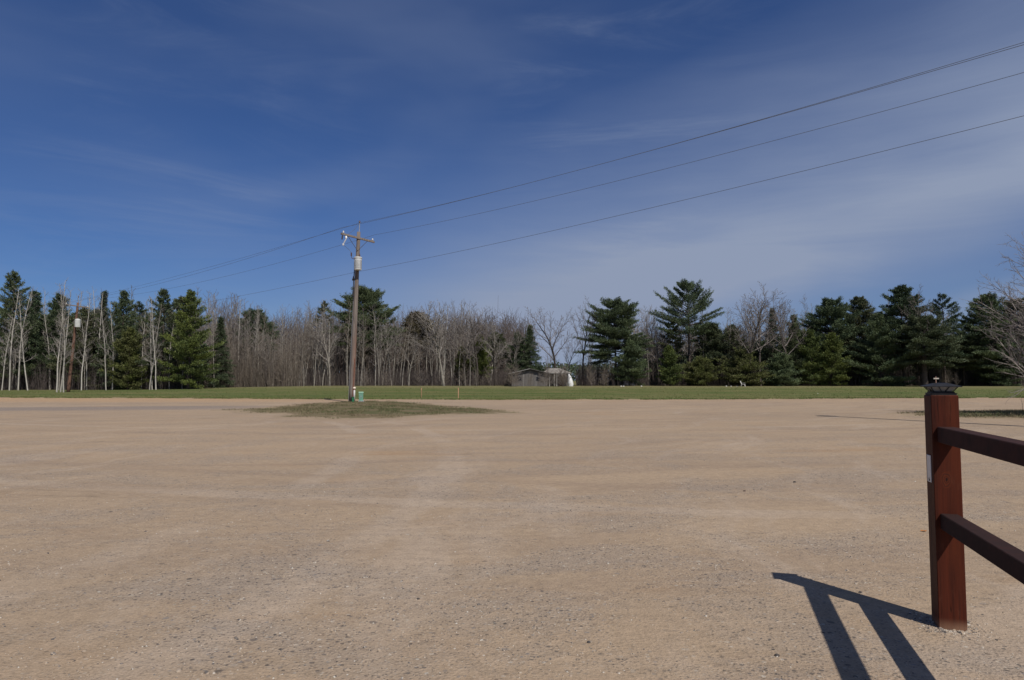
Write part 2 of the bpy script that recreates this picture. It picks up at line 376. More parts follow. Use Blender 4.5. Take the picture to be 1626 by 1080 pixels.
def grid_sheet(name, xs, ys, hf, m, **k):
    XX, YY = np.meshgrid(xs, ys); V = np.stack([XX.ravel(), YY.ravel(), hf(XX, YY).ravel()], -1)
    nx = len(xs); i = (np.arange(len(ys) - 1)[:, None] * nx + np.arange(nx - 1)[None]).ravel()
    F = np.stack([i, i + 1, i + nx + 1, i + nx], -1)
    return prop(link(name, make_mesh(name, V, F, m, True)), **k)
xs = np.unique(np.concatenate([np.linspace(-3000, -200, 8), np.linspace(-200, 200, 81), np.linspace(200, 3000, 8)]))
ys = np.unique(np.concatenate([np.linspace(-1200, -20, 6), np.linspace(-20, 180, 81), np.linspace(180, 3200, 9)]))
grid_sheet('gravel_lot', xs, ys, gz, M_GRAVEL, kind='structure')

# lawn: everything behind a wobbly front edge
rngL = np.random.default_rng(5)
lx = np.unique(np.concatenate([np.linspace(-2500, -90, 8), np.linspace(-90, 90, 361), np.linspace(90, 2500, 8)]))
def front(x):
    x = np.asarray(x, float)
    base = np.interp(x, [-90, -45, -40, -22, -14, 0, 15, 30, 37, 45, 90], [58, 57, 55, 52, 50, 49, 50, 53, 53.5, 54.5, 56])
    wob = np.array([0.9 * mnoise.noise(Vector((v * 0.12, 3.3, 0))) + 0.9 * mnoise.noise(Vector((v * 0.45, 9.1, 0))) + 0.7 * mnoise.noise(Vector((v * 1.4, 1.1, 0))) for v in x.ravel()]).reshape(x.shape)
    return base + wob
fy = front(lx)
rows = np.concatenate([np.linspace(0, 1, 4)[:1], np.geomspace(0.5, 130, 36), [400, 1200, 2900]])
V = []; 
for k_, q in enumerate(rows):
    yy = fy + q if q < 60 else 50 + q + (fy - 50) * max(0, 1 - (q - 60) / 60)
    V.append(np.stack([lx, yy, gz(lx, yy) + 0.02 * min(1, k_ / 2) + 0.006], -1))
V = np.concatenate(V); nx = len(lx); i = (np.arange(len(rows) - 1)[:, None] * nx + np.arange(nx - 1)[None]).ravel()
me_ = make_mesh('lawn', V, np.stack([i, i + 1, i + nx + 1, i + nx], -1), M_LAWN, True); at_ = me_.attributes.new('rim', 'FLOAT', 'POINT'); at_.data.foreach_set('value', np.repeat(np.minimum(rows, 9), nx).astype(np.float32))
prop(link('lawn', me_), kind='structure')

def blades(name, pts, hts, wid, m, seed, lean=0.5, **k):
    r = np.random.default_rng(seed); n = len(pts)
    a = r.uniform(0, 2 * np.pi, n); side = np.stack([np.cos(a), np.sin(a), 0 * a], -1) * (wid * r.uniform(.6, 1.3, n))[:, None] / 2
    tip = pts + np.stack([r.normal(0, lean, n) * hts, r.normal(0, lean, n) * hts, hts], -1)
    V = np.stack([pts - side, pts + side, tip], 1).reshape(-1, 3); F = np.arange(3 * n).reshape(n, 3)
    return prop(link(name, make_mesh(name, V, F, m)), **k)
# grass of the field: dense at the front edge, thinner further back
n = 46000; bx = rngL.uniform(-60, 62, n); q = rngL.uniform(0, 1, n) ** 1.5 * 55
q[:16000] = rngL.exponential(1.1, 16000); by = front(bx) + q - 0.15
clump = np.array([mnoise.noise(Vector((a * .5, b * .5, 7))) for a, b in zip(bx, by)]); keep = clump > -0.25
bx, by, clump = bx[keep], by[keep], clump[keep]
blades('field_grass', np.stack([bx, by, gz(bx, by) + 0.02], -1), rngL.uniform(.03, .075, len(bx)) * (1.1 + clump), 0.055, M_BLADE, 3, label='short patchy green and straw coloured grass of the field', cat='grass', kind='stuff')

# grass island round the utility pole
isle = organic([(-13.9, 32.0), (-12.4, 34.8), (-12.2, 38.5), (-11.6, 43.5), (-10.2, 46.2), (-7.5, 45.2), (-5.2, 41.5), (-3.2, 37), (-0.3, 31.6), (0.6, 29.4), (-2.6, 27.8), (-4.2, 26.3), (-6.2, 24.9), (-8.6, 26.3), (-10.2, 29.2), (-12.6, 31.2)], 0.75, 0.55, 2.0)
def mound(name, poly, top, slope, cell, m, **k):
    x0, y0 = poly.min(0) - cell; x1, y1 = poly.max(0) + cell
    xs = np.arange(x0, x1, cell); ys = np.arange(y0, y1, cell); XX, YY = np.meshgrid(xs, ys); P_ = np.stack([XX.ravel(), YY.ravel()], -1)
    ins = inside(P_, poly); d = edge_dist(P_, poly) * np.where(ins, 1, -1)
    hz = np.where(d > 0, np.minimum(top, slope * d), 0.35 * slope * d) + 0.004
    hz += np.array([0.012 * mnoise.noise(Vector((a * 2, b * 2, 4))) for a, b in P_]) * (d > 0.3)
    V = np.stack([P_[:, 0], P_[:, 1], hz], -1); nx = len(xs)
    i = (np.arange(len(ys) - 1)[:, None] * nx + np.arange(nx - 1)[None]).ravel(); F = np.stack([i, i + 1, i + nx + 1, i + nx], -1)
    F = F[(d[F].max(1) > -cell)]
    me_ = make_mesh(name, V, F, m, True); at_ = me_.attributes.new('rim', 'FLOAT', 'POINT'); at_.data.foreach_set('value', np.clip(d, -1, 4).astype(np.float32)); link_ = prop(link(name, me_), **k)
    def hfun(Q): dd = edge_dist(Q, poly); return np.minimum(top, slope * dd)
    return hfun
isle_h = mound('grass_island', isle, 0.07, 0.02, 0.22, M_ISLE, kind='structure')
def scatter(poly, n, seed, thr=-0.2):
    r = np.random.default_rng(seed); lo, hi = poly.min(0), poly.max(0); P_ = lo + (hi - lo) * r.random((n, 2)); P_ = P_[inside(P_, poly)]
    c_ = np.array([mnoise.noise(Vector((a * .8, b * .8, seed))) for a, b in P_]); d = edge_dist(P_, poly)
    return P_[(c_ > thr) & (d > r.exponential(0.6, len(P_)))]
P_ = scatter(isle, 70000, 11, 0.0); r_ = np.random.default_rng(8)
blades('island_grass', np.concatenate([P_, isle_h(P_)[:, None]], 1), r_.uniform(.03, .10, len(P_)), 0.022, M_BLADE2, 4, label='short mixed green and brown grass on the island around the pole', cat='grass', kind='stuff')
verge = organic([(15.9, 26.6), (16.6, 29.6), (19, 31.2), (24, 31.4), (30, 30), (31, 24), (26, 22.5), (21, 23.2), (18, 24.4)], 0.5, 0.5, 5.0)
ver_h = mound('roadside_verge', verge, 0.08, 0.03, 0.3, M_ISLE, kind='structure')
P_ = scatter(verge, 34000, 12); 
blades('verge_grass', np.concatenate([P_, ver_h(P_)[:, None]], 1), r_.uniform(.04, .13, len(P_)), 0.022, M_BLADE2, 14, label='dark green grass growing under the bare tree at the right edge', cat='grass', kind='stuff')

# loose pebbles on the near part of the lot
def pebbles():
    r = np.random.default_rng(21); n = 52000
    Y = 2.2 + 15 * r.random(n) ** 1.7; Xp = r.uniform(-0.95, 0.95, n) * (Y + 1.2)
    c_ = np.array([mnoise.noise(Vector((a * .55, b * .9, 2))) + 0.6 * mnoise.noise(Vector((a * 1.9, b * 2.4, 5))) for a, b in zip(Xp, Y)])
    k = c_ + r.normal(0, .22, n) > -0.02; Xp, Y = Xp[k], Y[k]; n = len(Y)
    e_ = 1500; aa = r.uniform(0, 6.28, e_); q_ = np.array([max(abs(math.cos(a)), abs(math.sin(a))) for a in aa]); rr_ = (.073 + r.exponential(.035, e_)) / q_; ca_, sa_ = np.cos(aa) * rr_, np.sin(aa) * rr_; A0 = -math.atan2(.29, .957)
    Xp = np.concatenate([Xp, 2.497 + ca_ * math.cos(A0) - sa_ * math.sin(A0)]); Y = np.concatenate([Y, 3.987 + ca_ * math.sin(A0) + sa_ * math.cos(A0)]); n = len(Y)
    s = np.clip(r.lognormal(math.log(0.0046), 0.45, n), 0.002, 0.018)
    base = np.array([(1, 0, 0), (0, 1, 0), (-1, 0, 0), (0, -1, 0), (0, 0, 1), (0.7, 0.7, 0.55), (-0.7, -0.7, 0.5)], float)
    F0 = np.array([(0, 5, 4), (5, 1, 4), (1, 2, 4), (2, 6, 4), (6, 3, 4), (3, 0, 4), (0, 1, 5), (2, 3, 6)])
    J = base[None] * r.uniform(.65, 1.35, (n, 7, 1)); a = r.uniform(0, 6.28, n); ca, sa = np.cos(a)[:, None], np.sin(a)[:, None]
    el_ = r.uniform(.6, 1.0, n)[:, None]
    x, y, z = J[..., 0], J[..., 1] * el_, J[..., 2] * r.uniform(.45, .9, n)[:, None]
    V = np.stack([x * ca - y * sa, x * sa + y * ca, z], -1) * s[:, None, None]
    V += np.stack([Xp, Y, -0.0003 + 0 * Y], -1)[:, None]
    F = (F0[None] + (np.arange(n) * 7)[:, None, None]).reshape(-1, 3)
    t = material('pebble_stone')
    vn = t.node('ShaderNodeTexVoronoi'); t.put(vn.inputs['Vector'], worldpos(t)); vn.inputs['Scale'].default_value = 60
    cs = t.node('ShaderNodeSeparateColor'); t.put(cs.inputs[0], vn.outputs['Color'])
    col = t.ramp(cs.outputs[0], [(0.0, (0.07, 0.062, 0.06)), (0.25, (0.19, 0.165, 0.145)), (0.45, (0.36, 0.28, 0.21)), (0.65, (0.31, 0.24, 0.175)), (0.85, (0.38, 0.31, 0.24)), (0.97, (0.48, 0.44, 0.38))])
    t.put(t.b.inputs['Base Color'], col); t.b.inputs['Roughness'].default_value = 0.85
    prop(link('loose_gravel', make_mesh('loose_gravel', V, F, t.m)), label='loose small grey and tan pebbles strewn over the sandy lot', cat='gravel', kind='stuff')
pebbles()

# ------------------------------------------------------------------ tree builders
def tubes(S, n=3):
    """S: (N,8) p0 p1 r0 r1 -> verts, quads"""
    S = np.asarray(S, float); p0, p1, r0, r1 = S[:, :3], S[:, 3:6], S[:, 6], S[:, 7]
    d = p1 - p0; L = np.linalg.norm(d, axis=1, keepdims=True) + 1e-9; d = d / L
    ref = np.where(np.abs(d[:, 2:3]) > .9, np.array([[1., 0, 0]]), np.array([[0, 0, 1.]])); u = np.cross(d, ref); u /= np.linalg.norm(u, axis=1, keepdims=True); w = np.cross(d, u)
    a = np.arange(n) * 2 * np.pi / n; ring = u[:, None] * np.cos(a)[None, :, None] + w[:, None] * np.sin(a)[None, :, None]
    V = np.concatenate([p0[:, None] + ring * r0[:, None, None], p1[:, None] + ring * r1[:, None, None]], 1)
    i = np.arange(n); j = (i + 1) % n; f = np.stack([i, j, j + n, i + n], -1)
    F = (f[None] + (np.arange(len(S)) * 2 * n)[:, None, None]).reshape(-1, 4)
    return V.reshape(-1, 3), F
def rhombi(P0, Dr, L, Wd, r):
    n = len(P0); Dr = Dr / (np.linalg.norm(Dr, axis=1, keepdims=True) + 1e-9); u = r.normal(size=(n, 3)); s = np.cross(Dr, u); s /= np.linalg.norm(s, axis=1, keepdims=True) + 1e-9
    mid = P0 + Dr * L[:, None] * .55; tip = P0 + Dr * L[:, None]; s = s * Wd[:, None] / 2
    return np.stack([P0, mid + s, tip, mid - s], 1).reshape(-1, 3), np.arange(4 * n).reshape(n, 4)

def conifer(name, x, y, h, rad, style='pine', m=None, base=0.15, seed=0, dens=1.0, lean=0.0, label='', group=None, cat=None, z=None, clip=None, sparse=0.0, girth=None):
    r = np.random.default_rng(seed); m = m or M_NPINE
    z0 = G(x, y) if z is None else z
    root = empty(name, (x, y, z0), label=label, cat=cat or ('pine tree' if 'pine' in name else 'spruce tree'), group=group)
    cb = base * h; wood = []; P0 = []; DD = []; LL = []
    tr_pts = [np.array([lean * h * (k / 8) ** 1.5 + r.normal(0, .012) * h * (k > 0) * (k < 8) * .5, r.normal(0, .006) * h * (k > 0), h * k / 8]) for k in range(9)]
    tr = np.array(tr_pts); r0 = girth or (0.012 * h + 0.05)
    def tp(q): k = min(int(q * 8), 7); f = q * 8 - k; return tr[k] * (1 - f) + tr[k + 1] * f
    for k in range(8): wood.append((*tr[k], *tr[k + 1], r0 * (1 - k / 8.6), r0 * (1 - (k + 1) / 8.6)))
    if style in ('pine', 'vase'): nl = int((66 if style == 'pine' else 88) * dens * (1 - base) * (h / 15) ** .5)
    elif style == 'bush': nl = int(78 * dens)
    else: nl = int(120 * dens)
    gap_a = r.uniform(0, 6.28, 7); gap_t = r.uniform(0, 1, 7)
    golden = 2.399963
    for i in range(nl):
        q = (i + r.uniform(-.4, .4)) / nl; q = min(max(q, 0), .995)
        if style == 'pine': q = round(q * 13) / 13 * .45 + q * .55
        hz = cb + (h - cb) * q; c0 = tp(hz / h)
        a = i * golden + r.normal(0, .35)
        if style == 'pine':
            prof = (1 - q ** 1.7) ** .75 * min(1, .62 + q * 1.6); el_ = -6 + 50 * q ** 1.3 + r.normal(0, 7)
            L = rad * prof * r.uniform(.55, 1.15); nsub = 7; spread = .40
        elif style == 'vase':
            prof = (.55 + .75 * math.sin(min(1, q * 1.25 + .18) * math.pi * .78)) * (1 - q ** 3) ** .6; el_ = 8 + 46 * q + r.normal(0, 5)
            L = rad * prof * r.uniform(.74, 1.06); nsub = 8; spread = .38
        elif style == 'round':
            prof = (1 - q ** 2.1) ** .62 * min(1, .80 + q * 1.2); el_ = -8 + 46 * q + r.normal(0, 9); L = rad * prof * r.uniform(.6, 1.08); nsub = 8; spread = .5
        elif style == 'bush':
            prof = (1 - q) ** .62 * (.74 + .3 * min(1, q * 4)) * (1 + .20 * math.sin(q * 17 + seed) * math.sin(a * 1.0 + seed)); el_ = 2 + 38 * q + r.normal(0, 9); L = rad * prof * r.uniform(.55, 1.15); nsub = 7; spread = .45
        else:
            prof = (1 - q) ** .92 * (.85 + .3 * min(1, q * 5)); el_ = -14 + 30 * q + r.normal(0, 6); L = rad * prof * r.uniform(.72, 1.1); nsub = 6; spread = .38
        dd = [min(abs((a - ga + math.pi) % (2 * math.pi) - math.pi) / .55, 9) + abs(q - gt) / .10 for ga, gt in zip(gap_a, gap_t)]
        if min(dd) < .9 and style != 'spruce': L *= .5
        if r.random() < sparse: L *= .45
        L = max(L, .22); e = math.radians(el_)
        dr = np.array([math.cos(a) * math.cos(e), math.sin(a) * math.cos(e), math.sin(e)])
        upc = {'vase': .10, 'pine': .16, 'round': .12, 'bush': .14, 'spruce': .02}[style]
        npt = 4; pts = [c0 + dr * L * s + np.array([0, 0, upc * L * s * s - .05 * L * s]) for s in np.linspace(0, 1, npt + 1)]
        rl = .010 + .012 * L
        for k in range(npt): wood.append((*pts[k], *pts[k + 1], rl * (1 - k / (npt + .5)), rl * (1 - (k + 1) / (npt + .5))))
        lat = np.array([-math.sin(a), math.cos(a), 0])
        s0 = .34 if style in ('pine', 'round', 'vase') else .18
        ns = max(3, int(nsub * min(1.6, (L / 1.6) ** .6) + .5))
        for k in range(ns * 2 + 1):
            s = s0 + (1 - s0) * (k / (ns * 2)) if k < ns * 2 else 1.0
            j = s * npt; jk = min(int(j), npt - 1); b = pts[jk] * (1 - (j - jk)) + pts[jk + 1] * (j - jk)
            sl = spread * L * (1.12 - s * .75) * r.uniform(.55, 1.1); sg = 1 if k % 2 else -1
            sd_ = dr * .72 + lat * sg * (.75 if k < ns * 2 else 0) + np.array([0, 0, r.uniform(.0, .22) if style != 'spruce' else r.uniform(-.16, .05)])
            sd_ /= np.linalg.norm(sd_); npn = max(2, int(sl / .24))
            kk = 8
            for g in range(npn):
                pp = b + sd_ * sl * (g + .6) / npn
                P0.append(np.repeat(pp[None], kk, 0)); DD.append(np.repeat((sd_ * 0.8)[None], kk, 0)); LL.append(np.full(kk, 1.0))
    # leader
    P0.append(np.repeat(tp(1)[None], 12, 0) - np.array([0, 0, .3]) * r.random((12, 1))); DD.append(np.repeat(np.array([[0, 0, 1.]]), 12, 0)); LL.append(np.ones(12))
    P0 = np.concatenate(P0); DD = np.concatenate(DD); n = len(P0)
    P0 = P0 + r.normal(0, .11, (n, 3)); up = np.array([0, 0, .55 if style != 'spruce' else .05])
    DD = DD + up + r.normal(0, .55, (n, 3))
    Ln = r.uniform(.16, .34, n) * (1 if style != 'spruce' else .8); Wd = Ln * r.uniform(.24, .40, n)
    V, F = rhombi(P0, DD, Ln, Wd, r)
    zs = h / np.quantile(V[:, 2], .9995); V[:, 2] *= zs; wood = np.array(wood); wood[:, [2, 5]] *= zs
    Vw, Fw = tubes(wood, 5)
    link('trunk', make_mesh('trunk', Vw, Fw, M_PBARK, False), root)
    link('crown', make_mesh('crown', V, F, m), root)
    return root

def bare_mesh(h, spread, style, seed, twigr=0.013, trunkr=None, density=1.0, fork=0.35, lean=0.0, sweep=None, upk=None):
    """returns trunk segments and crown segments"""
    r = np.random.default_rng(seed); T = []; Cw = []
    tr0 = trunkr or (0.009 * h + 0.03)
    if upk is None: upk = {'aspen': .10, 'spread': .05, 'shrub': .05}[style]
    def unit(v): return v / (np.linalg.norm(v) + 1e-9)
    def grow(p, d, L, r0, lev, out):
        n = max(2, int(L / (.9 if lev < 2 else .45))) if lev < 3 else 2
        seg = L / n; pts = [p]; dirs = [d]
        for k in range(n):
            d = unit(d + r.normal(0, (.07 if lev or style != 'aspen' else .032) + .045 * lev, 3) + np.array([0, 0, upk * (1 if lev else 0)])); p = p + d * seg; pts.append(p); dirs.append(d)
        rend = max(twigr * .45, r0 * (.25 if lev else .22))
        for k in range(n): out.append((*pts[k], *pts[k + 1], r0 + (rend - r0) * k / n, r0 + (rend - r0) * (k + 1) / n))
        if lev >= 4: return
        if style == 'aspen': nb = {0: int(22 * density), 1: int(6 + L * 1.6), 2: int(4 + L * 1.8), 3: int(2 + L * 1.5)}[lev]; lo = {0: fork, 1: .2, 2: .15, 3: .2}[lev]
        elif style == 'spread': nb = {0: int(9 * density), 1: int(6 + L * 1.1), 2: int(4 + L * 1.7), 3: int(3 + L * 1.6)}[lev]; lo = {0: fork, 1: .28, 2: .2, 3: .15}[lev]
        else: nb = {0: int(26 * density), 1: int(7 + L * 2.2), 2: int(4 + L * 2.4), 3: int(2 + L * 2)}[lev]; lo = {0: fork, 1: .15, 2: .15, 3: .2}[lev]
        for b in range(nb):
            s = lo + (1 - lo) * ((b + r.random()) / nb); j = s * n; k = min(int(j), n - 1); bp = pts[k] * (1 - (j - k)) + pts[k + 1] * (j - k); pd = dirs[k + 1]
            ang = {'aspen': (r.uniform(35, 62), 42, 40, 40), 'spread': (r.uniform(22, 50), 40, 42, 42), 'shrub': (r.uniform(35, 70), 32, 32, 35)}[style][lev] + r.normal(0, 7)
            az_ = b * 2.4 + r.normal(0, .5); u = unit(np.cross(pd, [0.31, .2, .93] if abs(pd[2]) < .9 else [1, .1, 0])); w = np.cross(pd, u); a = math.radians(ang)
            nd = pd * math.cos(a) + (u * math.cos(az_) + w * math.sin(az_)) * math.sin(a)
            if lev == 0:
                if style == 'aspen': bl = spread * (1.15 - .75 * s) * r.uniform(.6, 1.15)
                elif style == 'spread': bl = min(spread * 1.5, (h * (1.02 - s)) * .95 + .8) * r.uniform(.7, 1.05); bl = max(bl, spread * .7)
                else: bl = spread * (1.12 - .55 * s) * r.uniform(.75, 1.1)
            else: bl = L * (1 - s * .45) * {1: .42, 2: .42, 3: .45}[lev] * r.uniform(.6, 1.15)
            br = max(twigr, min((r0 + (rend - r0) * s) * .62, .012 + .016 * bl)) if lev < 3 else twigr * .8
            if bl > .12: grow(bp, nd, bl, br, lev + 1, Cw)
    grow(np.zeros(3), unit(np.array([lean, 0, 1.0])), h * (.98 if style != 'spread' else .8), tr0, 0, T)
    return T, Cw
def bare_proto(name, h, spread, style, seed, mt, mc, **k):
    """hidden-free: returns (trunk mesh, crown mesh) used by real trees"""
    T, Cw = bare_mesh(h, spread, style, seed, **k)
    Vt, Ft = tubes(T, 6); Vc, Fc = tubes(Cw, 3)
    return make_mesh('trunk', Vt, Ft, mt, True), make_mesh('branches', Vc, Fc, mc), h
def bare(name, proto, x, y, top=None, rz=0, z=None, tilt=0.0, wide=1.0, **k):
    mt, mc, h = proto; s = (top / h) if top else 1.0
    root = empty(name, (x, y, G(x, y) - .03 if z is None else z), rz, **k); root.scale = (s * wide, s * wide, s)
    if tilt: root.rotation_mode = 'XYZ'; root.rotation_euler = (0, tilt, rz)
    link('trunk', mt, root); link('branches', mc, root)
    return root
ASP = [bare_proto('asp', 15, 2.3 + .3 * (i % 3), 'aspen', 100 + i, M_ASPEN, (M_TWIGP, M_TWIG, M_TWIGR)[i % 3], density=1.45, fork=.36, twigr=.0135, trunkr=.10 + .03 * (i % 2)) for i in range(7)]
BIR = [bare_proto('bir', 15, 2.4, 'aspen', 130 + i, M_BIRCH, M_TWIGP, density=1.25, fork=.26, twigr=.0115, trunkr=.125) for i in range(4)]
SPR = [bare_proto('spr', 15, 4.2 - .5 * (i % 2), 'spread', 160 + i, (M_DBARK, M_ASPEN)[i % 2], (M_TWIG, M_TWIGP, M_TWIG)[i % 3], density=1.8, fork=.34, twigr=.017, trunkr=.20) for i in range(5)]
SHR = [bare_proto('shr', 5, 1.9, 'shrub', 190 + i, M_BRUSH, (M_TWIGR, M_TWIG)[i % 2], density=.75, fork=.08, twigr=.011, trunkr=.045) for i in range(3)]

# ------------------------------------------------------------------ conifers (photo x, top, crown width, range)
def con(name, px, top, w, Y, style, m, base, seed, label, **k):
    x_ = X(px, Y); h_ = Hh(top, Y) - G(x_, Y); s_ = 1.0
    return conifer(name, x_, Y, h_, w / 2 / 1084 * Y * (1.18 if style == 'pine' else 1.12), style, m, base, seed, label=label, **k)
GL = 'evergreens of the left wood'; GR = 'evergreens of the right wood'; GM = 'evergreens in the middle wood'
for a in [
    ('pine_tree', 18, 430, 84, 99, 'bush', M_NPINE, 0.1, 1, 'tall dark pine at the left edge of the photo behind the birches', GL),
    ('pine_tree', 52, 462, 72, 101, 'bush', M_NPINE, .10, 2, 'shorter pine second from the left edge behind leaning birch', GL),
    ('pine_tree', 92, 466, 84, 101, 'bush', M_NDARK, .10, 3, 'dark pine filling the space behind the leaning birch trunks', GL),
    ('spruce_tree', 162, 461, 34, 100, 'spruce', M_NDARK, .05, 4, 'narrow pointed spruce rising between the birches and round topped pine', GL),
    ('pine_tree', 132, 488, 84, 99, 'bush', M_NPINE, .06, 5, 'low dark pine directly behind the white transformer pole', GL),
    ('pine_tree', 194, 461, 76, 98, 'bush', M_NPINE, 0.08, 6, 'round topped pine behind the pair of birches with curved trunks', GL),
    ('pine_tree', 205, 520, 66, 96, 'bush', M_NYEL, .03, 7, 'low green young pine at the foot of round topped pine', GL),
    ('pine_tree', 257, 458, 70, 97, 'pine', M_NDARK, .18, 8, 'spindly pine with open top just left of the full bright fir', GL),
    ('fir_tree', 300, 460, 92, 95, 'bush', M_NYEL, .04, 9, 'full bright green fir reaching the grass left of the bare wood', GL),
    ('spruce_tree', 350, 503, 40, 108, 'spruce', M_NDARK, .03, 10, 'slim dim spruce among bare trees right of bright fir', GL),
    ('pine_tree', 404, 491, 64, 126, 'round', M_NPINE, .5, 11, 'round olive pine top showing above tan bare trees', GM),
    ('pine_tree', 514, 477, 34, 127, 'pine', M_NDARK, .62, 12, 'thin ragged pine top left of the big middle pine', GM),
    ('pine_tree', 578, 455, 112, 124, 'round', M_NPINE, 0.42, 13, 'big pine standing behind the utility pole in bare wood', GM),
    ('pine_tree', 616, 489, 40, 130, 'pine', M_NDARK, .55, 14, 'small dark pine top on the right shoulder of big pine', GM),
    ('pine_tree', 662, 494, 52, 130, 'round', M_NRUST, .6, 15, 'rusty brown rounded pine top above the bare wood', GM),
    ('pine_tree', 763, 532, 36, 119, 'bush', M_NYEL, .22, 16, 'small yellow green pine inside the bare wood left of cabin', GM),
    ('pine_tree', 734, 550, 26, 121, 'bush', M_NYEL, .2, 17, 'dim slender young pine beside the small yellow green pine', GM),
    ('pine_tree', 788, 528, 34, 128, 'round', M_NDARK, .55, 18, 'dark faint pine top between yellow green pine and cabin', GM),
    ('spruce_tree', 822, 528, 40, 119, 'bush', M_NDARK, .1, 19, 'shorter blunt dark spruce behind the cabin roof', GM),
    ('spruce_tree', 842, 516, 46, 118, 'spruce', M_NDARK, .06, 20, 'taller pointed dark spruce behind the cabin roof', GM),
    ('pine_tree', 978, 474, 104, 118, 'round', M_NPINE, 0.34, 21, 'broad domed pine with bare lower trunk right of the cabin', GR),
    ('pine_tree', 1000, 540, 66, 116, 'bush', M_NPINE, .10, 22, 'low spreading pine under the right side of domed pine', GR),
    ('pine_tree', 1094, 444, 84, 118, 'vase', M_NPINE, 0.44, 23, 'tallest layered pine with upswept limbs right of domed pine', GR),
    ('pine_tree', 1068, 506, 44, 119, 'pine', M_NDARK, .35, 24, 'dark ragged pine tucked at left foot of tallest pine', GR),
    ('pine_tree', 1063, 548, 40, 114, 'bush', M_NYEL, .04, 25, 'upright green young pine left of the tallest pine trunk', GR),
    ('pine_tree', 1130, 512, 48, 119, 'round', M_NDARK, .45, 26, 'dark rounded pine crown just right of tallest pine', GR),
    ('pine_tree', 1112, 566, 62, 114, 'bush', M_NYEL, .04, 27, 'bushy green young pine at the base of tallest pine', GR),
    ('pine_tree', 1178, 552, 80, 113, 'bush', M_NYEL, .02, 28, 'wide bright young pine behind the white lawn chair', GR),
    ('pine_tree', 1165, 520, 50, 121, 'pine', M_NDARK, .2, 29, 'thin dark pine behind the wide bright young pine', GR),
    ('spruce_tree', 1228, 489, 46, 118, 'spruce', M_NDARK, .05, 30, 'dark spire shaped spruce under the tallest bare oak', GR),
    ('pine_tree', 1262, 500, 54, 117, 'bush', M_NPINE, .05, 31, 'mid green pine between dark spire spruce and bright pines', GR),
    ('pine_tree', 1240, 560, 60, 113, 'bush', M_NPINE, .02, 32, 'low rounded pine before the dark spire spruce', GR),
    ('pine_tree', 1288, 522, 58, 115, 'bush', M_NYEL, .03, 33, 'bright pine left of the brightest yellow green pine', GR),
    ('pine_tree', 1322, 528, 64, 114, 'bush', M_NYEL, .03, 34, 'brightest yellow green pine in front of the tall dark pair', GR),
    ('pine_tree', 1322, 473, 92, 121, 'round', M_NPINE, 0.3, 35, 'tall pine with flat ragged top behind brightest pine', GR),
    ('pine_tree', 1366, 471, 70, 122, 'round', M_NPINE, 0.3, 36, 'tall pine with airy twin top right of flat topped pine', GR),
    ('pine_tree', 1352, 540, 60, 118, 'pine', M_NDARK, .15, 37, 'dim pine in the gap below the airy twin top', GR),
    ('pine_tree', 1398, 498, 104, 112, 'bush', M_NPINE, .02, 38, 'massive full pine sweeping down to the grass left of fence post', GR),
    ('pine_tree', 1434, 453, 84, 113, 'round', M_NDARK, 0.34, 39, 'dark high pine with dense pointed crown above massive full pine', GR),
    ('pine_tree', 1468, 500, 92, 108, 'round', M_NPINE, 0.36, 40, 'spreading pine with thick dark trunk above the post cap', GR),
    ('pine_tree', 1500, 466, 74, 113, 'pine', M_NDARK, .30, 41, 'lopsided pine with one limb reaching right behind fence post', GR),
    ('pine_tree', 1530, 530, 60, 114, 'round', M_NDARK, .4, 42, 'low dark pine between the fence post and right edge tree', GR),
    ('pine_tree', 1572, 466, 84, 112, 'round', M_NPINE, 0.2, 43, 'tall pine behind the left twigs of the near bare tree', GR),
    ('pine_tree', 1616, 474, 84, 114, 'round', M_NDARK, .15, 44, 'dark pine at the right edge behind the near bare tree', GR),
    ('pine_tree', 1590, 550, 84, 112, 'bush', M_NDARK, .05, 45, 'low dark pine thicket behind near bare tree at right edge', GR),
]:
    con(a[0], a[1], a[2], a[3], a[4], a[5], a[6], a[7], a[8], a[9], group=a[10], cat='pine tree' if a[0] == 'pine_tree' else 'spruce tree' if a[0] == 'spruce_tree' else 'fir tree', dens=1.15, girth=.5 if a[1] == 1468 else None)

rf = np.random.default_rng(55)
for (p0, p1, n_, t0, t1, Y0, lab, grp) in ((-10, 300, 13, 468, 505, 104, 'dark evergreen crowded in the second row behind the left birches', 'second row evergreens on the left'),
                                      (1120, 1626, 13, 500, 545, 123, 'dark evergreen crowded in the second row behind the right pines', 'second row evergreens on the right')):
    for i in range(n_):
        px_ = p0 + (p1 - p0) * (i + rf.uniform(.1, .9)) / n_; st_ = ('bush', 'round', 'pine')[int(rf.integers(0, 3))]
        con('pine_tree', px_, rf.uniform(t0, t1), rf.uniform(52, 84), Y0 + rf.uniform(0, 4), st_, (M_NPINE, M_NDARK)[i % 2], rf.uniform(.05, .2), 400 + i + int(p0), lab, group=grp, cat='pine tree')
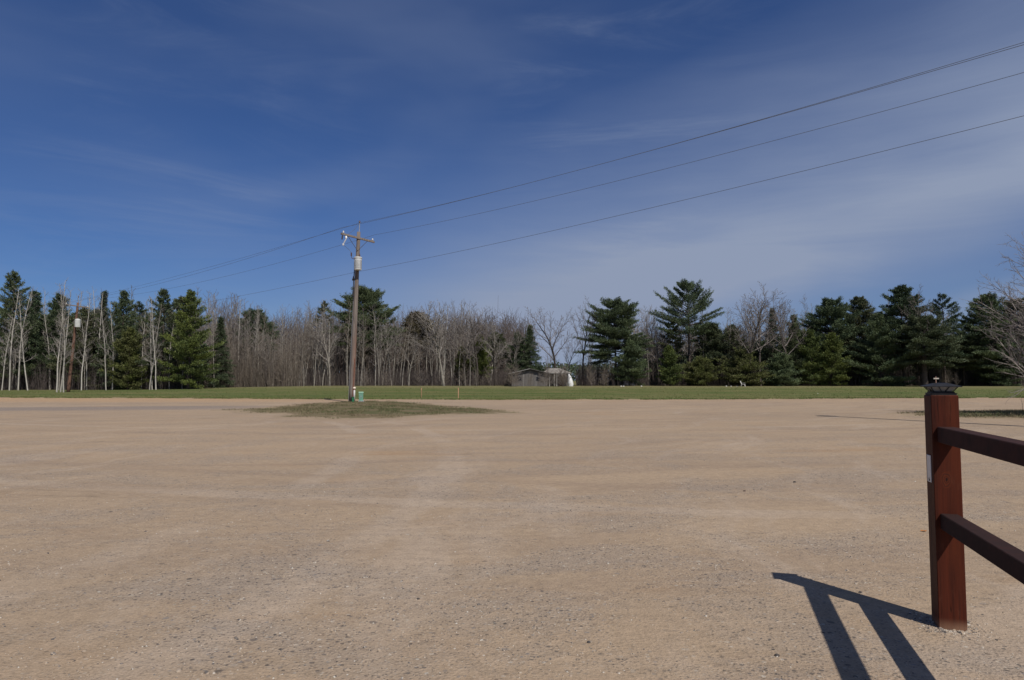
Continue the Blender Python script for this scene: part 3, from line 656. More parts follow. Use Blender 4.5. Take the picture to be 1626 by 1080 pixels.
# ------------------------------------------------------------------ single bare trees
def b1(name, protos, i, px, top, Y, label, cat='bare tree', rz=None, tilt=0, wide=1.0, **k):
    x_ = X(px, Y); return bare(name, protos[i % len(protos)], x_, Y, Hh(top, Y) - G(x_, Y), rz=(px * 7.3 % 6.28) if rz is None else rz, tilt=tilt, wide=wide, label=label, cat=cat, **k)
for k, (px, top, Y, tilt, lab) in enumerate([
    (17, 452, 93, .05, 'white birch nearest the left edge with trunk leaning slightly right'),
    (31, 450, 94, -.02, 'straight birch just right of the leftmost birch'),
    (46, 462, 93, .17, 'birch with strongly slanting crooked trunk near the left edge'),
    (92, 440, 77.5, .05, 'leftmost birch of the tall clump before the transformer pole'),
    (98, 455, 78, .10, 'middle birch of the tall clump before the transformer pole'),
    (103, 445, 77, .15, 'slanting birch crossing in front of the transformer pole'),
    (131, 470, 93, .01, 'forked white birch just right of the transformer pole'),
    (170, 480, 93, .12, 'left birch of the curved pair with bent drooping limb'),
    (180, 476, 95, .03, 'right slimmer birch of the curved pair'),
    (239, 478, 93, .01, 'thin upright birch left of the fir'),
    (243, 485, 94, .06, 'thin second birch hugging the upright one'),
    (249, 470, 92, .11, 'pale birch leaning right in front of the fir'),
    (5, 500, 94, -.1, 'half hidden birch cut by the left photo edge'),
]):
    b1('birch_tree', BIR, k, px, top, Y, lab, 'birch tree', tilt=tilt, wide=.85, group='birches along the left wood edge')
for k, (px, top, Y, pr, tilt, wide, lab) in enumerate([
    (882, 472, 117, 0, -.03, 1.15, 'big spreading bare tree behind the cabin porch'),
    (899, 518, 124, 3, 0, .8, 'small rounded bare tree right of the spreading one'),
    (926, 465, 119, 2, .03, .8, 'tall slim bare tree between cabin and domed pine'),
    (868, 540, 126, 3, .0, .6, 'thin pale bare tree left of the spreading tree'),
    (1046, 484, 119, 2, -.06, .6, 'dark leaning snag like bare tree left of tallest pine'),
    (1056, 488, 120, 3, .06, .7, 'thin bare tree beside the leaning snag'),
    (1190, 444, 113, 2, -.02, 1.15, 'tallest bare oak on the right with broad fan crown'),
    (1207, 450, 113, 0, .04, .95, 'bare oak leaning right beside the tallest oak'),
    (1248, 454, 114, 2, .02, 1.05, 'bare oak with round twiggy crown above the dark spruce'),
    (1281, 480, 122, 4, .03, .55, 'small forked bare tree right of round twiggy oak'),
    (1465, 447, 108.5, 2, .02, .6, 'dead snag rising above pines behind the fence post'),
    (1490, 470, 117, 1, .05, .7, 'grey bare tree behind lopsided pine'),
    (705, 466, 115, 1, .0, 1.15, 'tall whitish bare tree with fan crown in the middle wood'),
    (738, 474, 115, 0, .0, 1.1, 'dark forked bare tree right of whitish fan crown'),
    (757, 478, 115, 2, .05, 1.05, 'bare tree curving right near the wood end'),
    (786, 500, 117, 4, .1, .9, 'last low bare tree before the spruces by the cabin'),
]):
    b1('bare_tree', SPR, pr, px, top, Y, lab, tilt=tilt, wide=wide * 1.05)
# ------------------------------------------------------------------ the bare wood
r = np.random.default_rng(77)
TOPS = ([318, 360, 395, 420, 470, 500, 540, 600, 650, 700, 740, 780, 805, 835], [470, 468, 490, 500, 490, 484, 482, 488, 492, 478, 486, 505, 520, 530])
k = 0
while k < 215:
    px = r.uniform(312, 832) if k < 175 else r.uniform(330, 560); Y = 114 + 24 * r.random() ** 1.3 + 4 * max(0, (340 - px) / 30) * 0
    if px < 345: Y = max(Y, 104) - 8
    top = np.interp(px, *TOPS) + r.uniform(-14, 50) * (.9 if Y > 122 else 1)
    P_ = ASP if r.random() < .86 else (SPR if r.random() < .6 else BIR)
    b1('bare_tree', P_, int(r.integers(0, 7)), px, top, Y, 'slender leafless tree packed in the bare grey wood left of the cabin', tilt=r.normal(0, .045), rz=r.uniform(0, 6.28), wide=r.uniform(.7, 1.0), group='leafless trees of the middle wood'); k += 1
for (a, b, n, lo, hi, lab, grp, Y0) in ((0, 318, 56, 452, 512, 'slender leafless tree half hidden among evergreens of the left wood', 'leafless trees of the left wood', 95),
                                  (1010, 1626, 86, 466, 535, 'slender leafless tree half hidden among evergreens of the right wood', 'leafless trees of the right wood', 118),
                                  (930, 1015, 9, 515, 560, 'slender leafless tree seen low behind the domed pine', 'leafless trees behind the domed pine', 124)):
    for i in range(n):
        px = r.uniform(a, b)
        b1('bare_tree', BIR if (px < 318 and i % 2) else (SPR if i % 4 == 0 and px > 1000 else ASP), int(r.integers(0, 7)), px, r.uniform(lo, hi), Y0 + r.uniform(0, 14), lab, tilt=r.normal(0, .05), rz=r.uniform(0, 6.28), wide=r.uniform(.7, 1.0), group=grp)
# brush along the wood's edge
for i in range(104):
    px = r.choice([r.uniform(330, 480), r.uniform(330, 830), r.uniform(860, 960), r.uniform(1490, 1640), r.uniform(800, 900)], p=[.26, .20, .14, .15, .25])
    zone = 'tan' if px < 500 else 'x'
    Y = (94 if px < 300 else 111.5) + r.uniform(0, 4); 
    if 800 < px < 912: Y = 105.5 + r.uniform(0, 4)
    g_, lab = (('brush before the left wood', 'leafless brown bush low before the left birches and evergreens') if px < 300 else
               ('brush before the middle wood', 'leafless twiggy bush at the foot of the bare middle wood') if px < 835 else
               ('brush by the cabin', 'leafless twiggy bush growing around the old cabin and domed pine') if px < 1000 else
               ('brush before the right wood', 'leafless brown bush under the pines near the right edge'))
    x_ = X(px, Y); bare('bush', SHR[i % 3], x_, Y, r.uniform(1.8, 3.6) if px > 500 else r.uniform(2.5, 6.5), rz=r.uniform(0, 6.28), wide=1.0, label=lab, cat='bush', group=g_)

# ------------------------------------------------------------------ undergrowth and deep wood (uncountable stems)
def stems(name, px0, px1, Y0, Y1, n, h0, h1, rad, m, seed, label, tw=2):
    r = np.random.default_rng(seed); S = []
    px = r.uniform(px0, px1, n); Y = r.uniform(Y0, Y1, n); x_ = X(px, Y); z_ = gz(x_, Y); h_ = r.uniform(h0, h1, n) ** 1.0
    d = np.stack([r.normal(0, .09, n), r.normal(0, .09, n), np.ones(n)], -1) * h_[:, None]
    p = np.stack([x_, Y, z_ - .05], -1); mid = p + d * .5 + r.normal(0, .05, (n, 3)) * h_[:, None] * .6; tip = p + d
    S = [np.concatenate([p, mid, np.full((n, 1), rad), np.full((n, 1), rad * .7)], 1), np.concatenate([mid, tip, np.full((n, 1), rad * .7), np.full((n, 1), rad * .3)], 1)]
    for k in range(tw):
        s = r.uniform(.3, .95, (n, 1)); b = p + d * s; q = r.normal(0, 1, (n, 3)); q[:, 2] = np.abs(q[:, 2]) + .5; q /= np.linalg.norm(q, axis=1, keepdims=True)
        S.append(np.concatenate([b, b + q * h_[:, None] * r.uniform(.12, .3, (n, 1)), np.full((n, 1), rad * .55), np.full((n, 1), rad * .25)], 1))
    V, F = tubes(np.concatenate(S), 3)
    return prop(link(name, make_mesh(name, V, F, m)), label=label, cat='undergrowth', kind='stuff')
stems('undergrowth', 318, 832, 115, 140, 8000, .6, 3.4, .020, M_BRUSH, 1, 'dense brown saplings and stems filling the floor of the bare middle wood', 4)
stems('undergrowth', -60, 318, 96, 118, 4200, 1.0, 4.5, .022, M_BRUSH, 2, 'dark brown saplings filling the floor of the left wood', 4)
stems('undergrowth', 915, 1700, 115, 140, 9000, .8, 4.5, .022, M_BRUSH, 3, 'dark brown saplings filling the floor of the right wood', 4)
stems('deep_wood', 300, 838, 138, 175, 5200, 7, 15.5, .06, M_BRUSH, 4, 'far mass of bare trunks and branches deep in the middle wood', 6)
stems('deep_wood', -80, 318, 112, 150, 2400, 6, 13, .06, M_TWIG, 5, 'far mass of bare trunks deep behind the left evergreens', 6)
stems('deep_wood', 1020, 1720, 136, 175, 4200, 6, 12.5, .06, M_DBARK, 6, 'far mass of bare trunks deep behind the right evergreens', 6)
stems('tan_thicket', 335, 480, 110.5, 117, 520, 2.0, 9.5, .018, M_TWIGR, 7, 'tan leafless thicket at the edge of the wood beside the fir', 6)
stems('edge_weeds', -40, 470, 90, 110, 1, .3, .6, .008, M_TWIGR, 8, 'dry straw weeds at the edge of the left wood', 3)
def foliage_mass(name, px0, px1, Y0, Y1, n, top, m, seed, label, size=1.0):
    r = np.random.default_rng(seed); px = r.uniform(px0, px1, n); Y = r.uniform(Y0, Y1, n); x_ = X(px, Y)
    crest = top * (0.80 + .22 * np.array([mnoise.noise(Vector((a * .06, b * .03, seed))) for a, b in zip(x_, Y)]) * 2 + .1 * np.array([mnoise.noise(Vector((a * .3, 0, seed))) for a in x_]))
    z_ = gz(x_, Y) + crest * r.random(n) ** .6
    V, F = rhombi(np.stack([x_, Y, z_], -1), r.normal(0, 1, (n, 3)) + [0, 0, .7], r.uniform(.5, 1.3, n) * size, r.uniform(.25, .6, n) * size, r)
    return prop(link(name, make_mesh(name, V, F, m)), label=label, cat='far wood', kind='stuff')
foliage_mass('far_wood', 700, 1800, 300, 345, 26000, 10.5, M_NDARK, 31, 'low dark wooded ridge on the horizon seen through the gap by the cabin', 1.6)
foliage_mass('evergreen_thicket', 1010, 1700, 122, 140, 16000, 6.0, M_NDARK, 32, 'dark evergreen mass deep behind the right pines', .8)
foliage_mass('evergreen_thicket', -60, 330, 103, 116, 12000, 7.5, M_NDARK, 33, 'dark evergreen mass deep behind the birches on the left', .8)

# ------------------------------------------------------------------ near bare tree at the right edge
T, Cw = bare_mesh(6.0, 3.9, 'shrub', 305, twigr=.0065, trunkr=.10, density=3.2, fork=.07, upk=.03)
xt, yt = 21.2, 26.4
root = empty('bare_tree', (xt, yt, .04), label='near leafless multi branched tree whose twigs enter at the right photo edge', cat='bare tree')
Vt, Ft = tubes(T, 8); Vc, Fc = tubes(Cw, 3)
link('trunk', make_mesh('trunk', Vt, Ft, M_TWIG, True), root); link('branches', make_mesh('branches', Vc, Fc, bark_material('grey_twigs', (0.215, 0.190, 0.175), (0.150, 0.130, 0.118))), root)

# ------------------------------------------------------------------ utility poles
def pole_wood():
    t = material('weathered_pole'); p = objpos(t)
    a = t.noise(t.mapping(p, scale=(1, 1, .05)), 18, 5, .7); b = t.noise(t.mapping(p, scale=(1, 1, .25)), 1.2, 4, .6)
    col = t.mix(t.rng(a, .3, .7), (0.125, 0.105, 0.092), (0.235, 0.205, 0.180)); sp = t.node('ShaderNodeSeparateXYZ'); t.put(sp.inputs[0], p)
    rd = t.math('MULTIPLY', t.math('MULTIPLY', t.rng(sp.outputs[0], .02, .12), t.rng(b, .35, .6)), t.rng(sp.outputs[2], 3.5, 6.5, 1, .15)); col = t.mix(t.math('MULTIPLY', rd, .75), col, (0.20, 0.10, 0.065))
    t.put(t.b.inputs['Base Color'], col); t.b.inputs['Roughness'].default_value = .9; bump(t, a, .5, .01); return t.m
M_POLE = pole_wood()
M_GALV = flat_mat('galvanised_steel', (0.36, 0.37, 0.38), .5, .15, 6, .5, .4)
M_DRUM = flat_mat('pale_grey_enamel', (0.50, 0.50, 0.48), .5, .12, 3)
M_PORC = flat_mat('porcelain', (0.55, 0.54, 0.52), .25, .1, 5, .5)
M_PORB = flat_mat('brown_porcelain', (0.09, 0.05, 0.04), .25, .1, 5, .5)
M_BLACK = flat_mat('black_cable', (0.03, 0.03, 0.035), .6, .2)
M_WIRE = flat_mat('wire_metal', (0.10, 0.11, 0.13), .6, .1)
U = Vector((-0.74, -0.67, 0.09)).normalized()      # arm points left and nearer
def utility_pole(name, loc, h, lean, label, rz=0, rusty=False, detail=True):
    root = empty(name, loc, rz, label=label, cat='utility pole', group='utility poles carrying the power lines')
    m = MB(); n = 14
    m.tube([(lean * h * (k / n), 0, -.1 + (h + .1) * k / n) for k in range(n + 1)], [.185 - .07 * k / n for k in range(n + 1)], 14); m.obj('post', M_POLE if not rusty else M_RUST, root, smooth=True)
    tx = lean * h
    za = h - .42; A = Vector((tx * .97, -.14, za)); 
    arm = MB(); rot = Matrix(((U.x, -U.y, 0), (U.y, U.x, 0), (0, 0, 1))).to_4x4() 
    q = U.to_track_quat('X', 'Z'); arm.box(A, (2.44, .10, .125), q, bev=.008); arm.obj('crossarm', M_POLE, root)
    for s in (1, -1):
        b = MB(); b.tube([A + U * .72 * s + Vector((0, -.07, -.05)), Vector((tx * .92, -.13, za - .85))], .016, 5); b.obj('brace', M_DBARK, root)
    pin = MB(); pin.tube([(tx + .02, 0, h - .45), (tx + .05, 0, h + .62)], .028, 6); pin.obj('ridge_pin', M_GALV, root)
    for (pp, mm) in ((Vector((tx + .05, 0, h + .60)), M_PORB), (A + U * 1.05 + Vector((0, 0, .07)), M_PORC), (A - U * 1.08 + Vector((0, 0, .07)), M_PORC), (Vector((tx * .8 - .22, -.05, h * .722)), M_PORB)):
        i_ = MB(); i_.lathe([(.015, -.08), (.02, 0), (.06, .02), (.065, .05), (.035, .065), (.05, .09), (.05, .12), (.02, .15)], pp, 10); i_.obj('insulator', mm, root, smooth=True)
    if detail:
        zt = h * .805; x0 = tx * .86 - .02
        d = MB(); c_ = (x0 + .13, -.36, zt); d.lathe([(.20, -.42), (.235, -.40), (.24, .33), (.26, .34), (.26, .39), (.22, .43), (.05, .46)], c_, 20); tk = d.obj('transformer', M_DRUM, root, smooth=False)
        for k in range(7):
            f = MB(); a = -math.pi / 2 + (k - 3) * .42; f.box((c_[0] + .245 * math.cos(a), c_[1] + .245 * math.sin(a), zt - .05), (.014, .05, .5), Matrix.Rotation(a, 3, 'Z').to_quaternion()); f.obj('cooling_fin', M_GALV, tk)
        f = MB(); f.box((x0 - .02, -.14, zt + .1), (.1, .16, .5)); f.obj('mounting_bracket', M_GALV, root)
        f = MB(); f.lathe([(.03, 0), (.055, .03), (.03, .06), (.055, .09), (.03, .12), (.02, .2)], (c_[0] + .1, c_[1], zt + .44), 10); f.obj('bushing', M_PORB, tk, smooth=True)
        # fuse cutout hanging below the near arm end, and lightning arrester
        c1 = A + U * .85 + Vector((0, -.05, -.10))
        f = MB(); f.tube([c1, c1 + Vector((.03, -.05, -.18))], .05, 8); f.tube([c1 + Vector((.10, -.12, -.08)), c1 + Vector((-.12, -.16, -.52))], .034, 8); f.box(c1 + Vector((-.12, -.16, -.56)), (.10, .08, .12)); f.obj('fuse_cutout', M_PORC, root)
        f = MB(); f.tube([c1 + U * .25, c1 + U * .28 + Vector((0, 0, -.26))], .045, 8); f.obj('surge_arrester', M_DBARK, root)
        f = MB(); f.tube([c_ and Vector((c_[0] - .24, c_[1], zt + .3)), Vector((c_[0] - .40, c_[1], zt + .36)), Vector((c_[0] - .44, c_[1], zt + .5))], .02, 6); f.tube([Vector((c_[0] - .44, c_[1], zt + .5)), Vector((c_[0] - .44, c_[1], zt + .72))], .045, 8); f.obj('tank_arrester', M_PORB, tk)
        f = MB(); f.tube([c1 + Vector((-.1, -.16, -.6)), Vector((x0 - .45, -.35, zt + .9)), Vector((c_[0] - .42, c_[1], zt + .7))], .010, 4); f.tube([Vector((tx + .05, 0, h + .6)), Vector((tx - .25, -.2, h + .1)), A + U * .8], .010, 4); f.obj('jumper_wire', M_WIRE, root)
        f = MB(); f.tube([(c_[0] - .22, c_[1], zt - .3), (c_[0] - .28, c_[1] + .1, zt - .9), (x0 - .20, -.12, h * .72), (x0 - .19, -.12, h * .60)], .035, 6); f.obj('service_cable', M_BLACK, root)
        f = MB(); f.box((x0 - .19, -.1, h * .715), (.2, .12, .12)); f.box((x0 - .20, -.1, h * .63), (.11, .12, .34)); f.obj('cable_clamp', M_BLACK, root)
        cd_ = MB(); cd_.tube([(lean * h * .0 + .13, -.16, 0), (lean * h * .25 + .12, -.15, h * .25)], .03, 6); cd_.obj('conduit', flat_mat('rusty_conduit', (0.17, 0.07, 0.045), .8), root)
        gw = MB(); gw.tube([(-.195, -.02, 0), (lean * h * .6 - .15, -.02, h * .6)], .012, 4); gw.obj('ground_wire', M_GALV, root)
    return root
M_RUST = bark_material('red_brown_pole', (0.170, 0.095, 0.065), (0.110, 0.062, 0.045), None, .2, 4)
PX, PY = -10.31, 44.0
pole = utility_pole('utility_pole', (PX, PY, .05), 11.0, .029, 'weathered leaning utility pole with crossarm and transformer on the grass island')
# pole behind the birches on the left and the one beyond the frame to the right
FLX, FLY = PX - .755 * 53, PY + .656 * 53
far = utility_pole('utility_pole', (FLX - .75, FLY, 0), 10.4, .072, 'reddish utility pole with white transformer among the left birches', rusty=True, detail=False)
d = MB(); d.lathe([(.22, -.5), (.30, -.48), (.30, .35), (.24, .45), (.05, .5)], (1.02, -.35, 8.0), 16); d.obj('transformer', M_DRUM, far)
RX, RY = PX + math.cos(R(47)) * 60, PY - math.sin(R(47)) * 60
utility_pole('utility_pole', (RX, RY, 0), 10.9, 0, 'utility pole at the right end of the overhead wires', detail=False)
def wire(pt, dirs, label):
    m = MB()
    pts = []
    (a, sp, s1, c1), (b, sp2, s2, c2) = dirs
    for k in range(40, 0, -1):
        q = sp2 * k / 40; pts.append((pt[0] + math.cos(b) * q, pt[1] - math.sin(b) * q, pt[2] + s2 * q + c2 * q * q))
    for k in range(0, 61):
        q = sp * k / 60; pts.append((pt[0] + math.cos(a) * q, pt[1] - math.sin(a) * q, pt[2] + s1 * q + c1 * q * q))
    m.tube(pts, .0085, 5); prop(m.obj('power_line', M_WIRE), label=label, cat='power line', group='overhead wires')
def att(px, py, Y):
    u = (px - 813) / 1084; v = (540 - py) / 1084; c_, s_ = math.cos(PITCH), math.sin(PITCH); ry = c_ - v * s_; rz_ = s_ + v * c_; return (u * Y / ry, Y, EYE + rz_ * Y / ry)
a47 = R(47); aL = R(221)
wire(att(575, 353, 44), ((a47, 60, -.0624, .00099), (aL, 53, -.036, .00036)), 'highest overhead wire resting on the pole top pin')
wire(att(541, 362, 43), ((a47, 60, -.0590, .00083), (aL, 53, -.058, .00082)), 'overhead wire on the left end of the crossarm')
wire(att(595, 373, 45), ((a47, 60, -.0579, .00102), (aL, 53, -.054, .00095)), 'overhead wire on the right end of the crossarm')
wire(att(566, 432, 44), ((a47, 60, -.0198, .00070), (aL, 53, -.028, .00045)), 'lowest overhead wire clamped below the transformer')

# ------------------------------------------------------------------ things at the pole's foot
M_GREEN = flat_mat('green_enamel', (0.15, 0.30, 0.22), .5, .12, 4)
M_GREENL = flat_mat('pale_green_enamel', (0.30, 0.50, 0.36), .5, .1, 4)
M_WHITE = flat_mat('white_plastic', (0.62, 0.60, 0.57), .5, .1, 4)
M_ORANGE = flat_mat('faded_orange', (0.48, 0.25, 0.16), .7, .12, 6)
M_GREEND = flat_mat('deep_green_plastic', (0.03, 0.16, 0.07), .5)
gp = (X(574, 43), 43.0, .06); o = empty('cable_pedestal', gp, .2, label='green cable pedestal box with pale lid right of the utility pole', cat='utility box')
m = MB(); m.box((0, 0, .30), (.27, .27, .50), bev=.012); m.obj('cabinet', M_GREEN, o)
m = MB(); m.box((0, 0, .585), (.32, .32, .07), taper=.9, bev=.012); m.obj('lid', M_GREENL, o)
m = MB(); m.box((0.02, -.02, .02), (.36, .34, .08), bev=.01); m.obj('base', M_GALV, o)
m = MB(); m.box((0, -.142, .33), (.05, .012, .09)); m.obj('latch', M_GALV, o)
gp = (X(563.4, 43.3), 43.3, .06); o = empty('marker_post', gp, 0, label='white marker pipe with orange and cream cap behind the pole foot', cat='marker post')
m = MB(); m.lathe([(.055, 0), (.055, .72), (.045, .73)], n=12); m.obj('pipe', M_WHITE, o, smooth=True)
m = MB(); m.lathe([(.06, .731), (.06, .80)], n=12); m.obj('band', M_ORANGE, o, smooth=True)
m = MB(); m.lathe([(.085, .802), (.095, .83), (.09, .90), (.03, .93)], n=12); m.obj('cap', flat_mat('cream_cap', (.72, .60, .48), .5), o, smooth=True)
gp = (X(561.5, 42.5), 42.5, .06); o = empty('valve_box', gp, 0, label='small dark green plastic box at the foot of the pole', cat='utility box')
m = MB(); m.box((0, 0, .14), (.13, .13, .28), taper=.92, bev=.01); m.obj('housing', M_GREEND, o)
m = MB(); m.box((0, 0, .295), (.15, .15, .028), bev=.006); m.obj('lid', M_GREEND, o)

def stake(px, Y, h_, label, m_, w=.035):
    x_ = X(px, Y); o = empty('survey_stake', (x_, Y, G(x_, Y)), .4, label=label, cat='stake', group='survey stakes in the field')
    m = MB(); m.box((0, 0, h_ * .4), (w, w * .7, h_ * .8)); m.tube([(0, 0, 0.0), (0, 0, -.08)], [w * .5, .004], 4); m.obj('lath', m_, o)
    m = MB(); m.box((0, 0, h_ * .9), (w + .006, w * .7 + .006, h_ * .2)); m.obj('painted_top', M_ORANGE, o)
stake(728, 53, .82, 'bright orange survey stake at the field edge right of the pole', flat_mat('pinkish_wood', (.52, .27, .17), .8), .045)
stake(669.5, 55, .78, 'fainter brown survey stake between the pole and the orange stake', flat_mat('brown_wood', (.30, .17, .10), .8), .05)
# wooden cross seen above the post cap
x_ = X(1485, 62); o = empty('wooden_cross', (x_, 62, G(x_, 62)), .1, label='small pinkish cross shaped marker above the fence post cap', cat='marker')
M_CROSS = flat_mat('bleached_wood', (.44, .26, .20), .8); m = MB(); m.box((0, 0, .87), (.05, .04, 1.74)); m.obj('upright', M_CROSS, o)
m = MB(); m.box((0, -.035, 1.56), (.52, .03, .11)); m.obj('crosspiece', flat_mat('grey_board', (.42, .38, .33), .8), o)
# dry weed stalk
x_ = X(1621, 30.5); o = MB(); 
o.tube([(0, 0, 0), (-.02, 0, .3), (-.05, 0, .62)], [.012, .009, .004], 5); o.tube([(-.02, 0, .3), (.06, .02, .5)], [.007, .003], 4); o.tube([(-.03, 0, .42), (-.12, .02, .6)], [.006, .003], 4)
prop(o.obj('dry_weed', M_TWIGR, loc=(x_, 30.5, .0)), label='single dry weed stalk at the right edge beside the verge grass', cat='weed')

# ------------------------------------------------------------------ old cabin
M_SIDING = bark_material('weathered_boards', (0.144, 0.133, 0.126), (0.086, 0.079, 0.076), None, .12, 9)
M_SHING = flat_mat('grey_shingles', (0.116, 0.108, 0.104), .9, .3, 5)
M_TRIM = flat_mat('peeling_white_paint', (0.310, 0.298, 0.279), .7, .2, 4)
M_DARK = flat_mat('dark_window', (0.02, 0.02, 0.025), .15, .1, 4, .6)
M_DOOR = flat_mat('dull_red_door', (0.10, 0.04, 0.035), .7, .2)
cx0 = X(813, 112); cz = G(0, 112)
cab = empty('cabin', (cx0, 112, cz), 0, label='old low grey cabin with porch posts and dull red door in the gap between woods', cat='cabin')
m = MB(); m.box((2.9, 2.2, 1.05), (5.8, 4.4, 2.1)); m.add([(0, 0, 2.1), (5.8, 0, 2.1), (5.8, 4.4, 2.1), (0, 4.4, 2.1), (2.9, 0, 2.72), (2.9, 4.4, 2.72)], [(0, 1, 4), (2, 3, 5)]); m.obj('wall', M_SIDING, cab)
for k in range(19):
    pass
m = MB(); 
m.add([(-.55, -.45, 2.02), (2.9, -.45, 2.80), (2.9, 4.8, 2.80), (-.55, 4.8, 2.02), (-.55, -.45, 2.12), (2.9, -.45, 2.92), (2.9, 4.8, 2.92), (-.55, 4.8, 2.12)], [(3, 2, 1, 0), (4, 5, 6, 7), (0, 1, 5, 4), (2, 3, 7, 6), (3, 0, 4, 7)])
m.add([(6.35, -.45, 2.02), (2.9, -.45, 2.80), (2.9, 4.8, 2.80), (6.35, 4.8, 2.02), (6.35, -.45, 2.12), (2.9, -.45, 2.92), (2.9, 4.8, 2.92), (6.35, 4.8, 2.12)], [(0, 1, 2, 3), (7, 6, 5, 4), (4, 5, 1, 0), (6, 7, 3, 2), (7, 4, 0, 3)])
m.obj('gable_roof', M_SHING, cab)
for s in (0, 1):
    m = MB(); a, b = ((-.58, 2.06), (2.9, 2.87)) if s == 0 else ((6.38, 2.06), (2.9, 2.87)); m.tube([(a[0], -.48, a[1]), (b[0], -.48, b[1])], .055, 4); m.obj('barge_board', M_TRIM if s == 0 else M_SIDING, cab)
# porch wing with a hipped roof
m = MB(); m.box((7.55, 3.2, 1.05), (3.5, 2.6, 2.1)); m.obj('porch_wall', M_SIDING, cab)
m = MB(); m.add([(5.0, .2, 2.10), (9.75, .2, 2.10), (9.75, 5.0, 2.10), (5.0, 5.0, 2.10), (6.2, 2.4, 3.0), (8.0, 2.4, 3.0), (5.0, .2, 2.22), (9.75, .2, 2.22), (9.75, 5.0, 2.22), (5.0, 5.0, 2.22)],
      [(3, 2, 1, 0), (0, 1, 7, 6), (1, 2, 8, 7), (2, 3, 9, 8), (3, 0, 6, 9), (6, 7, 5, 4), (7, 8, 5), (8, 9, 4, 5), (9, 6, 4)]); m.obj('hip_roof', flat_mat('pale_grey_shingles', (.235, .215, .195), .9, .25, 4), cab)
m = MB(); m.box((7.4, .19, 2.16), (4.8, .04, .10)); m.obj('fascia', M_TRIM, cab)
for xx in (6.15, 6.95, 7.35, 9.35):
    m = MB(); m.box((xx, .35, 1.05), (.14, .14, 2.1)); m.obj('porch_post', M_TRIM, cab)
m = MB(); m.box((8.2, 1.88, .98), (.95, .05, 1.9)); dr_ = m.obj('door', M_DOOR, cab); m = MB(); m.box((7.85, 1.84, 1.0), (.05, .05, .05)); m.obj('handle', M_GALV, dr_)
m = MB(); m.tube([(8.2 - .75 * math.cos(a), .36, 1.55 + .42 * math.sin(a)) for a in np.linspace(.15, 2.99, 9)], .055, 5); m.obj('porch_arch', M_TRIM, cab)
for xx in (1.2, 4.3):
    m = MB(); m.box((xx, -.02, 1.25), (.85, .05, .8)); w_ = m.obj('window', M_SIDING, cab); m = MB(); m.box((xx, -.05, 1.25), (.7, .03, .65)); m.obj('pane', M_DARK, w_)
for k in range(14):
    m = MB(); m.box((.25 + k * .41, -.025, 1.0), (.05, .045, 2.0)); m.obj('batten', M_TRIM if k in (4, 9) else M_SIDING, cab)
# tarp-covered heap right of the cabin
m = MB(); pr = [(.42, 0), (.50, .35), (.42, .95), (.26, 1.6), (.10, 2.0)]
V = []; n = 12; rr = random.Random(4)
for r1, z1 in pr:
    for k in range(n): a = 2 * math.pi * k / n; q = r1 * (1 + rr.uniform(-.13, .13)); V.append((q * math.cos(a) + (2.0 - z1) * .13, q * math.sin(a), z1))
F = [(i * n + k, i * n + (k + 1) % n, i * n + n + (k + 1) % n, i * n + n + k) for i in range(4) for k in range(n)] + [tuple(range(4 * n, 5 * n))]
m.add(V, F); x_ = X(903.5, 111); prop(m.obj('tarp', flat_mat('white_tarp', (.70, .70, .70), .5, .08, 3), loc=(x_, 111, G(x_, 111)), smooth=True), label='white tarp draped over a tall narrow heap right of the cabin', cat='tarp')
# low blue-grey shed behind the domed pine's trunks
x_ = X(990, 121); sh = empty('shed', (x_, 121, G(x_, 121)), 0, label='low blue grey shed half hidden behind the domed pine trunks', cat='shed')
m = MB(); m.box((0, 1.2, .62), (4.4, 2.4, 1.24)); m.obj('wall', flat_mat('blue_grey_siding', (.135, .14, .18), .7, .2, 2), sh)
m = MB(); m.add([(-2.35, -.15, 1.26), (2.35, -.15, 1.26), (2.35, 2.55, 1.5), (-2.35, 2.55, 1.5), (-2.35, -.15, 1.33), (2.35, -.15, 1.33), (2.35, 2.55, 1.57), (-2.35, 2.55, 1.57)], [(3, 2, 1, 0), (4, 5, 6, 7), (0, 1, 5, 4), (1, 2, 6, 5), (2, 3, 7, 6), (3, 0, 4, 7)]); m.obj('roof', M_SHING, sh)
m = MB(); m.box((-.9, -.02, .55), (.8, .05, 1.05)); m.obj('door', M_TRIM, sh); m = MB(); m.box((1.3, -.02, .75), (.5, .05, .4)); m.obj('window', M_DARK, sh)
# white boulders and lawn chair
def boulder(px, Y, s, label, sq=.7):
    rr = random.Random(int(px)); m = MB(); n = 8; V = []; 
    for zz, q in ((0, .85), (.35, 1.0), (.7, .8), (.95, .4)):
        for k in range(n): a = 2 * math.pi * k / n; g_ = q * rr.uniform(.82, 1.12); V.append((g_ * math.cos(a) * s, g_ * math.sin(a) * s, zz * s * sq * 1.4 - .02))
    m.add(V, [(i * n + k, i * n + (k + 1) % n, i * n + n + (k + 1) % n, i * n + n + k) for i in range(3) for k in range(n)] + [tuple(range(3 * n, 4 * n))])
    x_ = X(px, Y); prop(m.obj('boulder', flat_mat('white_stone', (.55, .53, .49), .8, .15, 3), loc=(x_, Y, G(x_, Y)), smooth=False), label=label, cat='boulder', group='white boulders under the trees')
boulder(986, 109, .17, 'left one of two white boulders below the shed')
boulder(989.8, 109, .16, 'right one of two white boulders below the shed')
boulder(1018, 110, .16, 'lone white boulder right of the low spreading pine trunk')
boulder(1152.5, 110, .15, 'leftmost white boulder before the wide bright young pine')
boulder(1160, 110, .15, 'middle white boulder before the wide bright young pine')
boulder(1170, 110, .19, 'low wide white boulder beside the lawn chair', .45)
boulder(1297, 70, .10, 'small pale stone lying in the grass of the field', .5)
